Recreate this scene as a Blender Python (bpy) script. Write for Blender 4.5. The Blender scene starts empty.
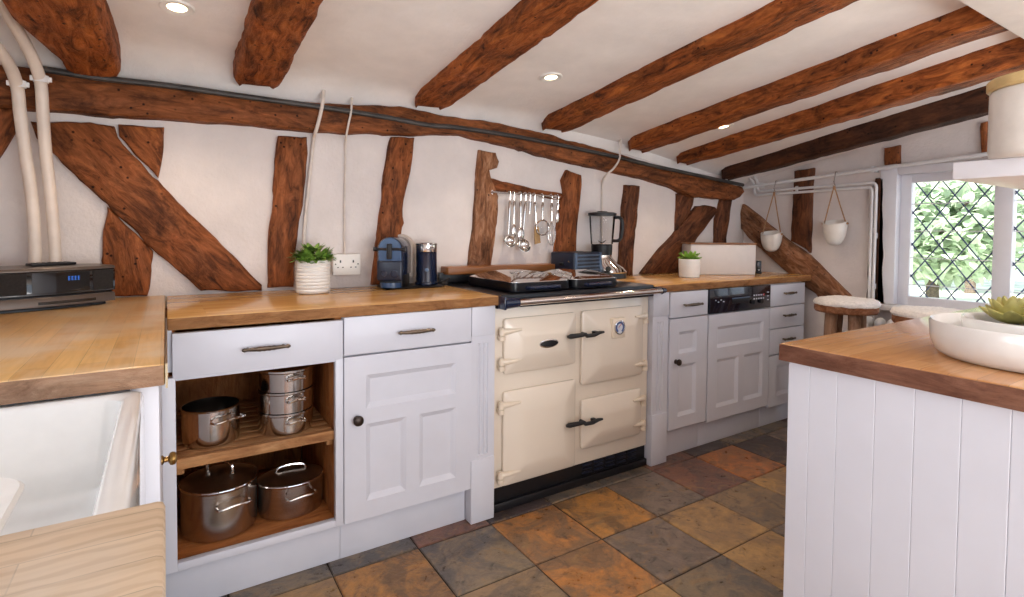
import bpy, bmesh, math, random
from mathutils import Matrix, Vector, noise
random.seed(7)
scene = bpy.context.scene
COL = scene.collection
V = Vector
PI = math.pi
R = math.radians

# ------------------------------------------------------------------ camera
FPX, CYP, CAMH = 540.845, 249.0, 1.157
YAW, PITCH, ROLL = R(32.632), R(-1.856), R(0.476)
fw = V((math.sin(YAW) * math.cos(PITCH), math.cos(YAW) * math.cos(PITCH), math.sin(PITCH)))
rt = V((math.cos(YAW), -math.sin(YAW), 0))
up = rt.cross(fw)
rt, up = rt * math.cos(ROLL) + up * math.sin(ROLL), up * math.cos(ROLL) - rt * math.sin(ROLL)
CAM = V((0, 0, CAMH))


def ray(x, y):
    return rt * ((x - 512) / FPX) + up * (-(y - CYP) / FPX) + fw


def at(x, y, n, d):
    r = ray(x, y)
    n = V(n)
    return CAM + r * ((d - n.dot(CAM)) / n.dot(r))


def pY(x, y, Y): return at(x, y, (0, 1, 0), Y)
def pX(x, y, X): return at(x, y, (1, 0, 0), X)
def pZ(x, y, Z): return at(x, y, (0, 0, 1), Z)


cam = bpy.data.objects.new('camera', bpy.data.cameras.new('camera'))
COL.objects.link(cam)
cam.matrix_world = Matrix.Translation(CAM) @ Matrix((rt, up, -fw)).transposed().to_4x4()
cam.data.sensor_width = 36
cam.data.lens = FPX / 1024 * 36
cam.data.shift_y = (CYP - 298.5) / 1024
cam.data.clip_start = 0.02
scene.camera = cam


# ------------------------------------------------------------------ materials
def lin(c):
    return tuple((v / 12.92 if v <= .04045 else ((v + .055) / 1.055) ** 2.4) for v in [q / 255 for q in c]) + (1,)


class NT:
    def __init__(s, name):
        s.m = bpy.data.materials.new(name)
        s.m.use_nodes = True
        s.t = s.m.node_tree
        s.b = s.t.nodes['Principled BSDF']
        s.out = s.t.nodes['Material Output']

    def n(s, typ, **kw):
        nd = s.t.nodes.new('ShaderNode' + typ)
        for k, v in kw.items():
            if k[0] == '_':
                nd.inputs[k[1:].replace('_', ' ')].default_value = v
            else:
                setattr(nd, k, v)
        return nd

    def l(s, a, b):
        s.t.links.new(a, b)

    def coords(s, scale=(1, 1, 1), rnd=True, kind='Object'):
        tc = s.n('TexCoord')
        mp = s.n('Mapping')
        mp.inputs['Scale'].default_value = scale
        if rnd:
            oi = s.n('ObjectInfo')
            mu = s.n('VectorMath', operation='MULTIPLY_ADD')
            cb = s.n('CombineXYZ')
            for i in range(3): s.l(oi.outputs['Random'], cb.inputs[i])
            s.l(cb.outputs[0], mu.inputs[0])
            mu.inputs[1].default_value = (17, 31, 23)
            s.l(tc.outputs[kind], mu.inputs[2])
            s.l(mu.outputs[0], mp.inputs['Vector'])
        else:
            s.l(tc.outputs[kind], mp.inputs['Vector'])
        return mp.outputs[0]

    def noise(s, vec, scale, detail=4, rough=.55, dist=0):
        nd = s.n('TexNoise')
        nd.inputs['Scale'].default_value = scale
        nd.inputs['Detail'].default_value = detail
        nd.inputs['Roughness'].default_value = rough
        nd.inputs['Distortion'].default_value = dist
        s.l(vec, nd.inputs['Vector'])
        return nd.outputs[0]

    def ramp(s, fac, stops):
        nd = s.n('ValToRGB')
        el = nd.color_ramp.elements
        while len(el) < len(stops): el.new(.5)
        for e, (p, c) in zip(el, stops):
            e.position = p
            e.color = c if len(c) == 4 else tuple(c) + (1,)
        s.l(fac, nd.inputs[0])
        return nd.outputs[0]

    def mix(s, fac, a, b, mode='MIX'):
        nd = s.n('Mix', data_type='RGBA', blend_type=mode)
        for k, v in ((0, fac), (6, a), (7, b)):
            if hasattr(v, 'is_linked') or hasattr(v, 'links'):
                s.l(v, nd.inputs[k])
            else:
                nd.inputs[k].default_value = v
        return nd.outputs[2]

    def bump(s, h, strength, dist=.01):
        nd = s.n('Bump')
        nd.inputs['Strength'].default_value = strength
        nd.inputs['Distance'].default_value = dist
        s.l(h, nd.inputs['Height'])
        s.l(nd.outputs[0], s.b.inputs['Normal'])

    def set(s, **kw):
        for k, v in kw.items():
            i = s.b.inputs[k.replace('_', ' ')]
            if hasattr(v, 'links'): s.l(v, i)
            else: i.default_value = v
        return s.m


def plain(name, rgb, rough=.5, metal=0, coat=0, bump=0, var=0.06, scale=30, **kw):
    k = NT(name)
    c = lin(rgb)
    vec = k.coords()
    nz = k.noise(vec, scale, 3)
    dark = tuple(v * (1 - 2 * var) for v in c[:3]) + (1,)
    lite = tuple(min(1, v * (1 + 2 * var)) for v in c[:3]) + (1,)
    col = k.ramp(nz, [(.3, dark), (.7, lite)])
    if bump: k.bump(nz, bump, .004)
    return k.set(Base_Color=col, Roughness=rough, Metallic=metal, Coat_Weight=coat, **kw)


def mat_plaster(name, rgb, strength=.5):
    k = NT(name)
    vec = k.coords(rnd=False)
    a = k.noise(vec, 5, 5, .6)
    b = k.noise(vec, 60, 4, .6)
    c = lin(rgb)
    col = k.ramp(a, [(.25, tuple(v * .9 for v in c[:3])), (.75, tuple(min(1, v * 1.06) for v in c[:3]))])
    h = k.mix(.35, a, b)
    k.bump(h, strength, .02)
    return k.set(Base_Color=col, Roughness=.85)


def mat_timber(name, dark, mid, light, gscale=1.0, blot=1.0, holes=True):
    k = NT(name)
    vec = k.coords((1, 1, 1))
    st = k.n('Mapping'); st.inputs['Scale'].default_value = (4.5, 17, 17)
    k.l(vec, st.inputs['Vector'])
    grain = k.noise(st.outputs[0], 1.7 * gscale, 8, .7, .9)
    fine = k.n('Mapping'); fine.inputs['Scale'].default_value = (8, 110, 110)
    k.l(vec, fine.inputs['Vector'])
    fib = k.noise(fine.outputs[0], 1.0, 3, .6, .3)
    st2 = k.n('Mapping'); st2.inputs['Scale'].default_value = (5, 9, 9)
    k.l(vec, st2.inputs['Vector'])
    blotch = k.noise(st2.outputs[0], 1.0, 6, .68, .7)
    g = k.ramp(grain, [(.32, dark), (.47, mid), (.70, light)])
    lo = 1 - .68 * blot
    bl = k.ramp(blotch, [(.34, (lo, lo * .92, lo * .88, 1)), (.47, (.92, .92, .92, 1)), (.68, (1 + .35 * blot, 1 + .3 * blot, 1 + .22 * blot, 1))])
    col = k.mix(.95, g, bl, 'MULTIPLY')
    fb_ = k.ramp(fib, [(.3, (.74, .72, .70, 1)), (.6, (1.06, 1.05, 1.04, 1))])
    col = k.mix(.7, col, fb_, 'MULTIPLY')
    if holes:
        vo = k.n('TexVoronoi'); vo.inputs['Scale'].default_value = 30
        k.l(vec, vo.inputs['Vector'])
        hl = k.ramp(vo.outputs['Distance'], [(.10, (.10, .07, .06, 1)), (.17, (1, 1, 1, 1))])
        gate = k.ramp(k.noise(vec, 6, 2), [(.44, (0, 0, 0, 1)), (.52, (1, 1, 1, 1))])
        col = k.mix(gate, col, k.mix(1.0, col, hl, 'MULTIPLY'))
    h = k.mix(.5, grain, blotch)
    k.bump(h, .8, .02)
    return k.set(Base_Color=col, Roughness=k.ramp(grain, [(.3, (.72,) * 3), (.7, (.45,) * 3)]), Specular_IOR_Level=.22)


def mat_block(name, c1, c2, rough=.25, swap=False, worn_lit=None, coat=.0, rings=False):
    k = NT(name)
    vec = k.coords(rnd=False, kind='Object')
    if swap:
        mp = k.n('Mapping'); mp.inputs['Rotation'].default_value = (0, 0, PI / 2)
        k.l(vec, mp.inputs['Vector']); vec = mp.outputs[0]
    br = k.n('TexBrick', offset=.37, offset_frequency=2)
    br.inputs['Color1'].default_value = lin(c1)
    br.inputs['Color2'].default_value = lin(c2)
    br.inputs['Mortar'].default_value = tuple(v * .6 for v in lin(c1)[:3]) + (1,)
    br.inputs['Scale'].default_value = 1
    br.inputs['Mortar Size'].default_value = .0006
    br.inputs['Brick Width'].default_value = .34
    br.inputs['Row Height'].default_value = .043
    k.l(vec, br.inputs['Vector'])
    mp = k.n('Mapping'); mp.inputs['Scale'].default_value = (3, 40, 40)
    k.l(vec, mp.inputs['Vector'])
    g = k.noise(mp.outputs[0], 1.5, 6, .6, .8)
    gr = k.ramp(g, [(.3, (.82, .78, .72, 1)), (.6, (1.05, 1.03, 1.02, 1))])
    col = k.mix(.8, br.outputs['Color'], gr, 'MULTIPLY')
    if worn_lit:  # pale patches: wear mixed with window light painted in
        w = k.ramp(k.noise(vec, 4.5, 4, .6), [(.42, (0, 0, 0, 1)), (.62, (.8, .8, .8, 1))])
        col = k.mix(w, col, lin(worn_lit))
    if rings:
        wv = k.n('TexWave', wave_type='RINGS', rings_direction='SPHERICAL')
        for nm_, v_ in (('Scale', 11), ('Distortion', 5), ('Detail', 3), ('Detail Scale', 1.2)): wv.inputs[nm_].default_value = v_
        sh = k.n('Mapping'); sh.inputs['Location'].default_value = (-.28, .62, 0); sh.inputs['Scale'].default_value = (1.0, 1.7, 1)
        k.l(vec, sh.inputs['Vector']); k.l(sh.outputs[0], wv.inputs['Vector'])
        col = k.mix(.38, col, k.ramp(wv.outputs['Fac'], [(.1, (.70, .62, .54, 1)), (.5, (1, 1, 1, 1))]), 'MULTIPLY')
    k.bump(g, .12, .003)
    return k.set(Base_Color=col, Roughness=rough, Coat_Weight=coat, Coat_Roughness=.15)


def mat_slate():
    k = NT('slate')
    vec = k.coords(rnd=False)
    at_ = k.n('Attribute', attribute_name='tone')
    at2 = k.n('Attribute', attribute_name='vein')
    # every tile reads its own piece of the pattern
    off = k.n('VectorMath', operation='MULTIPLY_ADD')
    k.l(at_.outputs['Color'], off.inputs[0]); off.inputs[1].default_value = (37, 53, 71); k.l(vec, off.inputs[2])
    v = off.outputs[0]
    a = k.noise(v, 5.5, 7, .66, 1.1)
    b = k.noise(v, 24, 6, .7, .3)
    c = k.noise(v, 11, 5, .6, 1.6)
    rust = k.ramp(a, [(.43, (0, 0, 0, 1)), (.58, (.85, .85, .85, 1))])
    col = k.mix(rust, at_.outputs['Color'], at2.outputs['Color'])
    col = k.mix(k.ramp(c, [(.54, (0, 0, 0, 1)), (.66, (.55, .55, .55, 1))]), col, lin((150, 118, 78)))
    col = k.mix(k.ramp(c, [(.30, (.75, .75, .75, 1)), (.43, (0, 0, 0, 1))]), col, lin((66, 56, 52)))
    sp = k.ramp(b, [(.32, (.58, .56, .54, 1)), (.5, (1, 1, 1, 1)), (.68, (1.3, 1.28, 1.25, 1))])
    col = k.mix(.8, col, sp, 'MULTIPLY')
    h = k.mix(.5, a, b)
    k.bump(h, .55, .014)
    return k.set(Base_Color=col, Roughness=k.ramp(b, [(.3, (.24,) * 3), (.7, (.5,) * 3)]))


def mat_glass(name, tint=(1, 1, 1, 1), refl=.12, ripple=0):
    k = NT(name)
    k.t.nodes.remove(k.b)
    tr = k.n('BsdfTransparent'); tr.inputs[0].default_value = tint
    gl = k.n('BsdfGlossy'); gl.inputs['Roughness'].default_value = .03
    fr = k.n('LayerWeight'); fr.inputs['Blend'].default_value = refl
    mx = k.n('MixShader')
    k.l(fr.outputs['Fresnel'], mx.inputs[0])
    k.l(tr.outputs[0], mx.inputs[1]); k.l(gl.outputs[0], mx.inputs[2])
    k.l(mx.outputs[0], k.out.inputs[0])
    if ripple:
        bp = k.n('Bump'); bp.inputs['Strength'].default_value = ripple
        k.l(k.noise(k.coords(), 12), bp.inputs['Height']); k.l(bp.outputs[0], gl.inputs['Normal'])
    return k.m


def mat_emit(name, rgb, s):
    k = NT(name)
    return k.set(Base_Color=(0, 0, 0, 1), Emission_Color=lin(rgb), Emission_Strength=s)


def mat_brushed(name, rgb, rough=.28):
    k = NT(name)
    vec = k.coords()
    mp = k.n('Mapping'); mp.inputs['Scale'].default_value = (4, 4, 260)
    k.l(vec, mp.inputs['Vector'])
    g = k.noise(mp.outputs[0], 1, 3)
    k.bump(g, .08, .002)
    c = lin(rgb)
    return k.set(Base_Color=k.ramp(g, [(.3, tuple(v * .85 for v in c[:3])), (.7, c)]), Metallic=1, Roughness=rough)


M = {}
M['wall'] = mat_plaster('wall_plaster', (226, 217, 213), .45)
M['ceil'] = mat_plaster('ceiling_plaster', (244, 238, 234), .25)
M['timber'] = mat_timber('old_oak', (.050, .017, .008), (.20, .060, .018), (.40, .135, .045), 1.15)
M['beam'] = mat_timber('stained_beam_oak', (.040, .011, .004), (.25, .066, .0145), (.50, .155, .034), 1.2)
M['dark_shaded'] = mat_timber('dark_shaded_oak', (.022, .009, .006), (.055, .02, .010), (.11, .04, .016))  # very dark oak; on the last beam the dark stands for shade
M['plate'] = mat_timber('plate_oak', (.045, .015, .007), (.165, .052, .016), (.33, .11, .036))
M['brownoak'] = mat_timber('brown_oak', (.035, .013, .008), (.11, .038, .016), (.24, .085, .034))
M['ashbeam'] = mat_timber('weathered_oak', (.085, .035, .018), (.24, .10, .045), (.46, .25, .15), 1.2)
M['block'] = mat_block('oiled_block', (222, 176, 112), (204, 152, 90), .22, coat=.15)
M['block_l'] = mat_block('oiled_block_window_pale', (222, 178, 114), (204, 156, 96), .28, swap=True, worn_lit=(214, 188, 156))  # pale patches put the window light into the wood's colour
M['block_n'] = mat_block('bleached_block', (214, 192, 164), (202, 176, 146), .55, worn_lit=(212, 196, 178), rings=True)  # weathered grey, with window light also put into its paleness
M['block_i'] = mat_block('island_block', (218, 164, 106), (200, 142, 84), .2, coat=.7)
M['ledge'] = mat_block('ledge_wood', (176, 112, 58), (160, 96, 48), .35)
M['edge'] = mat_timber('worktop_edge_wood', (.15, .062, .04), (.25, .11, .068), (.36, .18, .115), blot=.45, holes=False)
M['paint'] = plain('white_satin_paint', (217, 217, 225), .38, var=.015, scale=6)
M['paint2'] = plain('white_gloss_paint', (232, 231, 236), .35, var=.02, scale=8)
M['cabwood'] = mat_timber('cabinet_pine', (.20, .062, .016), (.36, .125, .034), (.48, .19, .06), .6, blot=.45, holes=False)
M['shelfwood'] = mat_timber('shelf_pine', (.30, .13, .05), (.44, .21, .085), (.56, .31, .14), .6, blot=.45, holes=False)
M['cream'] = plain('cream_enamel', (238, 224, 206), .25, coat=.4, var=.01, scale=5)
M['cream2'] = plain('cream_cast_iron', (238, 222, 200), .3, coat=.3, var=.02)
M['black'] = plain('black_enamel', (12, 12, 18), .3, coat=.1, var=.05, Specular_IOR_Level=.3)
M['blackmat'] = plain('black_iron', (20, 20, 24), .4, var=.1)
M['navy'] = plain('navy_plastic', (24, 34, 58), .22, coat=.4, var=.04)
M['navy2'] = plain('dark_blue_steel', (30, 36, 54), .3, var=.04)
M['slot'] = plain('grey_blue_bar', (84, 104, 130), .3, metal=.3, var=.04)
M['chrome'] = plain('chrome', (225, 222, 220), .08, metal=1, var=.01)
M['steel'] = mat_brushed('brushed_steel', (196, 188, 180), .24)
M['lidsteel'] = plain('dark_reflect_steel', (176, 164, 152), .3, metal=1, var=.03)  # steel darkened in colour for the dark cupboard it reflects
M['steelp'] = plain('polished_steel', (205, 200, 195), .13, metal=1, var=.02)
M['pewter'] = plain('aged_pewter', (112, 98, 84), .35, metal=.9, var=.15)
M['dknob'] = plain('dark_bronze', (66, 56, 50), .35, metal=.8, var=.1)
M['brass'] = plain('aged_brass', (150, 116, 66), .3, metal=1, var=.1)
M['gold'] = plain('warm_steel', (170, 140, 100), .22, metal=1, var=.05)
M['ceramic'] = plain('white_glazed_ceramic', (240, 238, 234), .08, coat=.5, var=.01)
M['stone'] = plain('white_stoneware', (232, 226, 218), .3, var=.02)
M['pot'] = plain('white_pot', (238, 235, 230), .35, var=.015)
M['bin'] = plain('cream_painted_tin', (212, 206, 204), .4, var=.01)
M['pipe'] = plain('white_pipe_paint', (222, 208, 196), .4, var=.04, scale=12)
M['pipew'] = plain('white_pipe_gloss', (232, 230, 230), .35, var=.02)
M['cable'] = plain('white_cable', (216, 204, 194), .5, var=.04)
M['conduit'] = plain('grey_black_conduit', (58, 54, 52), .5, var=.3, scale=9)
M['leaf'] = plain('green_leaf', (112, 146, 62), .4, var=.25, scale=14)
M['leaf_b'] = plain('bright_green_leaf', (128, 172, 68), .4, var=.2, scale=14)
M['succ'] = plain('olive_succulent', (176, 168, 100), .42, var=.2, scale=18)
M['soil'] = plain('potting_soil', (44, 32, 24), .9, var=.3)
M['rope'] = plain('tan_cord', (176, 134, 96), .8, var=.1)
M['fleece'] = plain('white_fleece', (240, 234, 230), .95, var=.05, bump=.8, scale=90)
M['stoolwood'] = mat_timber('stool_wood', (.13, .045, .02), (.26, .10, .045), (.42, .20, .10), .6, blot=.45, holes=False)
M['stoolleg'] = mat_timber('pale_stool_leg', (.22, .11, .06), (.36, .2, .12), (.5, .32, .22), .6, blot=.45, holes=False)
M['lidwood'] = plain('pale_lid_wood', (214, 184, 128), .45, var=.06, scale=20)
M['binlid'] = plain('bin_lid_wood', (150, 104, 70), .45, var=.1, scale=20)
M['lead'] = plain('lead_came', (78, 86, 120), .5, metal=.6, var=.1)
M['edge2'] = mat_timber('window_pale_edge_wood', (.20, .115, .07), (.34, .20, .125), (.46, .30, .20), blot=.5, holes=False)  # greyish tone paints the window light into the edge
M['edge3'] = mat_timber('front_edge_wood', (.20, .085, .030), (.33, .15, .055), (.44, .22, .09), blot=.45, holes=False)
M['slate'] = mat_slate()
M['grout'] = plain('dark_grout', (58, 48, 40), .9, var=.15)
M['glass'] = mat_glass('window_glass', refl=.08, ripple=.05)
M['jar'] = mat_glass('jar_glass', (.96, .97, .98, 1), refl=.12)
M['smoke'] = mat_glass('lid_glass', (.62, .56, .52, 1), refl=.45)
M['lamp'] = mat_emit('warm_lamp', (255, 226, 180), 9)
M['lcd'] = mat_emit('blue_display', (50, 120, 230), .9)
M['radio_top'] = plain('bronze_grey_plastic', (100, 88, 80), .35, metal=.5, var=.03)
M['radio_f'] = plain('black_gloss_plastic', (14, 13, 14), .1, coat=.6, var=.03)
M['radio_n'] = plain('blue_black_gloss', (15, 18, 34), .14, coat=.5, var=.03)
M['grille'] = plain('black_speaker_cloth', (32, 28, 27), .85, var=.2, scale=200)
M['redd'] = plain('red_button', (190, 40, 40), .4)
M['whitem'] = plain('white_marking', (215, 218, 224), .4)
M['bluedial'] = plain('blue_dial', (70, 96, 150), .3)
M['lightblue'] = plain('light_blue_plastic', (50, 78, 116), .25, coat=.3)
M['greyp'] = plain('warm_grey_plastic', (200, 184, 172), .4)
M['lawn'] = plain('glare_pale_grass', (206, 212, 192), .9, var=.2, scale=3)  # grass paled well past green, outdoor glare put into its colour


def mat_leaf(name, rgb):
    k = NT(name)
    c = lin(rgb)
    nz = k.noise(k.coords(), 2.2, 3)
    col = k.ramp(nz, [(.3, tuple(v * .85 for v in c[:3])), (.7, c)])
    df = k.n('BsdfDiffuse'); tl = k.n('BsdfTranslucent'); mx = k.n('MixShader')
    k.l(col, df.inputs[0]); k.l(col, tl.inputs[0]); mx.inputs[0].default_value = .5
    k.l(df.outputs[0], mx.inputs[1]); k.l(tl.outputs[0], mx.inputs[2]); k.l(mx.outputs[0], k.out.inputs[0])
    return k.m


M['garden1'] = mat_leaf('garden_leaf_hazed', (200, 214, 192))  # leaf colour paled to stand for bright haze
M['garden2'] = mat_leaf('garden_leaf_haze_blue', (172, 190, 206))  # blue of the haze put into the leaf colour
M['bark'] = plain('bark', (96, 84, 74), .9, var=.2)
M['skirt'] = plain('dark_tile_border', (62, 50, 44), .5, var=.2, scale=8)
M['bronze'] = plain('joint_strip_metal', (150, 134, 110), .35, metal=.9)


# ------------------------------------------------------------------ mesh builder
class B:
    def __init__(s, m=None):
        s.bm = bmesh.new()
        s.m = m or Matrix.Identity(4)

    def _x(s, vs):
        for v in vs: v.co = s.m @ v.co
        return vs

    def box(s, lo, hi, bev=0, seg=2, rot=None):
        lo, hi = V(lo), V(hi)
        c = (lo + hi) / 2
        r = bmesh.ops.create_cube(s.bm, size=1)
        vs = r['verts']
        for v in vs:
            v.co = V((v.co.x * (hi.x - lo.x), v.co.y * (hi.y - lo.y), v.co.z * (hi.z - lo.z)))
            if rot: v.co = rot @ v.co
            v.co = s.m @ (v.co + c)
        if bev:
            es = list({e for v in vs for e in v.link_edges})
            bmesh.ops.bevel(s.bm, geom=es, offset=bev, segments=seg, affect='EDGES', profile=.5)
        return s

    def face(s, pts):
        vs = [s.bm.verts.new(s.m @ V(p)) for p in pts]
        return s.bm.faces.new(vs)

    def rings(s, rings, close=True, cap0=True, cap1=True):
        prev = None
        first = None
        for ring in rings:
            vs = [s.bm.verts.new(s.m @ V(p)) for p in ring]
            if prev:
                n = len(vs)
                for i in range(n if close else n - 1):
                    j = (i + 1) % n
                    try: s.bm.faces.new((prev[i], prev[j], vs[j], vs[i]))
                    except ValueError: pass
            else:
                first = vs
            prev = vs
        if cap0 and close: s.bm.faces.new(first[::-1])
        if cap1 and close: s.bm.faces.new(prev)
        return s

    def tube(s, pts, r, n=10, cap=True, closed=False):
        pts = [V(p) for p in pts]
        rs = r if isinstance(r, (list, tuple)) else [r] * len(pts)
        if closed: pts = pts + [pts[0], pts[1]]; rs = list(rs) + [rs[0], rs[1]]
        rings = []
        t0 = (pts[1] - pts[0]).normalized()
        ref = V((0, 0, 1)) if abs(t0.z) < .9 else V((1, 0, 0))
        u = t0.cross(ref).normalized()
        for i, p in enumerate(pts):
            a = pts[max(0, i - 1)]; b = pts[min(len(pts) - 1, i + 1)]
            t = (b - a).normalized()
            u = (u - t * u.dot(t)).normalized()
            w = t.cross(u)
            rings.append([p + (u * math.cos(k * 2 * PI / n) + w * math.sin(k * 2 * PI / n)) * rs[i] for k in range(n)])
        if closed: rings = rings[:-1]; return s.rings(rings, True, False, False)
        return s.rings(rings, True, cap, cap)

    def cyl(s, a, b, r, n=24, r2=None):
        return s.tube([a, b], [r, r if r2 is None else r2], n)

    def lathe(s, c, prof, n=40, cap0=True, cap1=True, sx=1, sy=1, ripple=0, rc=0):
        c = V(c)
        rings = []
        for (r, z) in prof:
            rings.append([c + V((r * sx * math.cos(k * 2 * PI / n), r * sy * math.sin(k * 2 * PI / n), z)) for k in range(n)])
        return s.rings(rings, True, cap0, cap1)

    def ball(s, c, r, sx=1, sy=1, sz=1, u=20, v=12):
        rr = bmesh.ops.create_uvsphere(s.bm, u_segments=u, v_segments=v, radius=r)
        for q in rr['verts']:
            q.co = s.m @ (V((q.co.x * sx, q.co.y * sy, q.co.z * sz)) + V(c))
        return s

    def prism(s, poly, ext, bev=0):
        """front polygon (3d points) extruded by vector ext; front edge rounded by bev"""
        P = [V(p) for p in poly]
        ext = V(ext)
        n = len(P)
        if bev:
            nrm = -ext.normalized()
            c = []
            area = V((0, 0, 0))
            for i in range(n): area += P[i].cross(P[(i + 1) % n])
            sg = 1 if area.dot(nrm) > 0 else -1
            ins = []
            for i in range(n):
                e1 = (P[i] - P[i - 1]).normalized(); e2 = (P[(i + 1) % n] - P[i]).normalized()
                n1 = nrm.cross(e1) * sg; n2 = nrm.cross(e2) * sg
                m = (n1 + n2)
                m = m.normalized() if m.length > 1e-6 else n1
                ins.append(P[i] + m * bev)
            mid = [P[i] * .3 + ins[i] * .7 + ext.normalized() * bev * .25 for i in range(n)]
            front = [ins[i] for i in range(n)]
            side = [p + ext.normalized() * bev for p in P]
            s.rings([[p + ext for p in P], side, mid, front])
        else:
            s.rings([[p + ext for p in P], P])
        return s

    def make(s, name, mat, parent=None, sharp=32, grain=None, label=None, keep=False, recalc=True):
        bm = s.bm
        if recalc: bmesh.ops.recalc_face_normals(bm, faces=bm.faces[:])
        ob = bpy.data.objects.new(name, bpy.data.meshes.new(name))
        COL.objects.link(ob)
        if parent is not None:
            off = Matrix.Translation(root_of(parent).location)
            if grain is not None: pass
            inv = off.inverted()
            bm.transform(inv)
            ob.parent = parent
            if grain is not None:
                g = frame(grain)
                bm.transform(g.inverted()); ob.matrix_local = g
        else:
            cs = [v.co for v in bm.verts]
            lo = V([min(c[i] for c in cs) for i in range(3)]); hi = V([max(c[i] for c in cs) for i in range(3)])
            org = V(((lo.x + hi.x) / 2, (lo.y + hi.y) / 2, lo.z))
            if keep: org = V((0, 0, 0))
            mw = Matrix.Translation(org)
            if grain is not None: mw = mw @ frame(grain)
            bm.transform(mw.inverted())
            ob.matrix_world = mw
            if grain is None: ob.location = org
        bm.to_mesh(ob.data)
        bm.free()
        me = ob.data
        me.materials.append(mat if not isinstance(mat, str) else M[mat])
        me.shade_smooth()
        me.set_sharp_from_angle(angle=R(sharp))
        if label: ob['label'] = label
        return ob


def frame(d):
    x = V(d).normalized()
    ref = V((0, 0, 1)) if abs(x.z) < .9 else V((0, 1, 0))
    y = ref.cross(x).normalized()
    z = x.cross(y)
    return Matrix((x, y, z)).transposed().to_4x4()


def root_of(o):
    while o.parent is not None: o = o.parent
    return o


def tag(o, label, cat, group=None, kind=None):
    o['label'] = label
    o['category'] = cat
    if group: o['group'] = group
    if kind: o['kind'] = kind
    return o


def thing(name, label, cat, loc, group=None, kind=None):
    o = bpy.data.objects.new(name, None)
    COL.objects.link(o)
    o.location = loc
    o.empty_display_size = .05
    return tag(o, label, cat, group, kind)


def structure(o):
    o['kind'] = 'structure'
    return o


def bez(pts, n=8):
    """Catmull-Rom through pts"""
    P = [V(p) for p in pts]
    P = [P[0] * 2 - P[1]] + P + [P[-1] * 2 - P[-2]]
    out = []
    for i in range(1, len(P) - 2):
        for k in range(n):
            t = k / n
            a, b, c, d = P[i - 1], P[i], P[i + 1], P[i + 2]
            out.append(.5 * ((2 * b) + (c - a) * t + (2 * a - 5 * b + 4 * c - d) * t * t + (3 * b - a - 3 * c + d) * t ** 3))
    out.append(P[-2])
    return out


# ------------------------------------------------------------------ setting
XR = 3.45          # window wall
XL = -0.64         # sink wall


def bwY(x): return 2.475 - .036 * x


BWN = (.036, 1, 0)


def bw(px, py, d=0):  # pixel -> point on the back wall plane, d in front of it
    return at(px, py, BWN, 2.475 - d)


def interp(t, xs, ys):
    if t <= xs[0]: return ys[0]
    for i in range(1, len(xs)):
        if t <= xs[i]:
            f = (t - xs[i - 1]) / (xs[i] - xs[i - 1])
            return ys[i - 1] + (ys[i] - ys[i - 1]) * f
    return ys[-1]


def ceil_z(x, y):
    p = interp(x, [-.7, .2, 1.0, 1.68, 2.29, 2.70, 3.15, 3.47], [1.80, 1.805, 1.785, 1.755, 1.71, 1.645, 1.575, 1.515])
    s = interp(x, [1.7, 2.5, 3.15, 3.45], [.125, .145, .182, .188])
    return p + s * (2.36 - y)


# floor: grout bed with slate tiles laid on it (one surface)
xs = [-.76, -.455, -.15, .155, .461, .767, 1.073, 1.378, 1.682, 1.985, 2.294, 2.60, 2.905, 3.21, 3.5]
ys = [-1.85, -1.545, -1.24, -.935, -.63, -.325, -.02, .285, .59, .895, 1.203, 1.505, 1.812]
tones = dict(ochre=((179, 127, 68), (104, 81, 61)), orange=((183, 124, 68), (118, 95, 75)), dark=((97, 90, 86), (138, 120, 97)),
             grey=((131, 115, 104), (104, 93, 86)), tan=((176, 140, 93), (140, 113, 86)), rust=((133, 93, 77), (99, 79, 75)),
             org2=((188, 118, 63), (133, 93, 68)), black=((84, 72, 72), (66, 59, 59)), gtan=((147, 122, 93), (108, 95, 84)))
known = {(4, 11): 'ochre', (5, 11): 'dark', (6, 11): 'orange', (7, 11): 'ochre', (8, 11): 'grey', (9, 11): 'rust', (10, 11): 'org2', (11, 11): 'black',
         (5, 10): 'gtan', (6, 10): 'orange', (7, 10): 'grey', (8, 10): 'tan', (9, 10): 'gtan', (10, 10): 'tan', (7, 9): 'dark', (8, 9): 'tan', (9, 9): 'grey',
         (4, 10): 'tan', (12, 11): 'grey', (3, 11): 'tan', (6, 9): 'tan', (10, 9): 'rust'}
def srgb(c): return (c[0] / 255, c[1] / 255, c[2] / 255, 1)


bm = bmesh.new()
tone = bm.loops.layers.color.new('tone')
vein = bm.loops.layers.color.new('vein')


def tile(x0, x1, y0, y1, c1, c2, g=.0028):
    x0 += g; x1 -= g; y0 += g; y1 -= g
    z = random.uniform(-.0012, 0)
    e = .004
    j = [random.uniform(-.002, .002) for _ in range(8)]
    ring = lambda k, zz: [bm.verts.new((x0 + k + j[0], y0 + k + j[1], zz)), bm.verts.new((x1 - k + j[2], y0 + k + j[3], zz)),
                          bm.verts.new((x1 - k + j[4], y1 - k + j[5], zz)), bm.verts.new((x0 + k + j[6], y1 - k + j[7], zz))]
    a, b, c = ring(0, -.02), ring(0, z - .003), ring(e, z)
    fs = [bm.faces.new(c)]
    for p, q in ((a, b), (b, c)):
        for i in range(4): fs.append(bm.faces.new((p[i], p[(i + 1) % 4], q[(i + 1) % 4], q[i])))
    for f in fs:
        for l in f.loops: l[tone] = c1; l[vein] = c2


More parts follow.
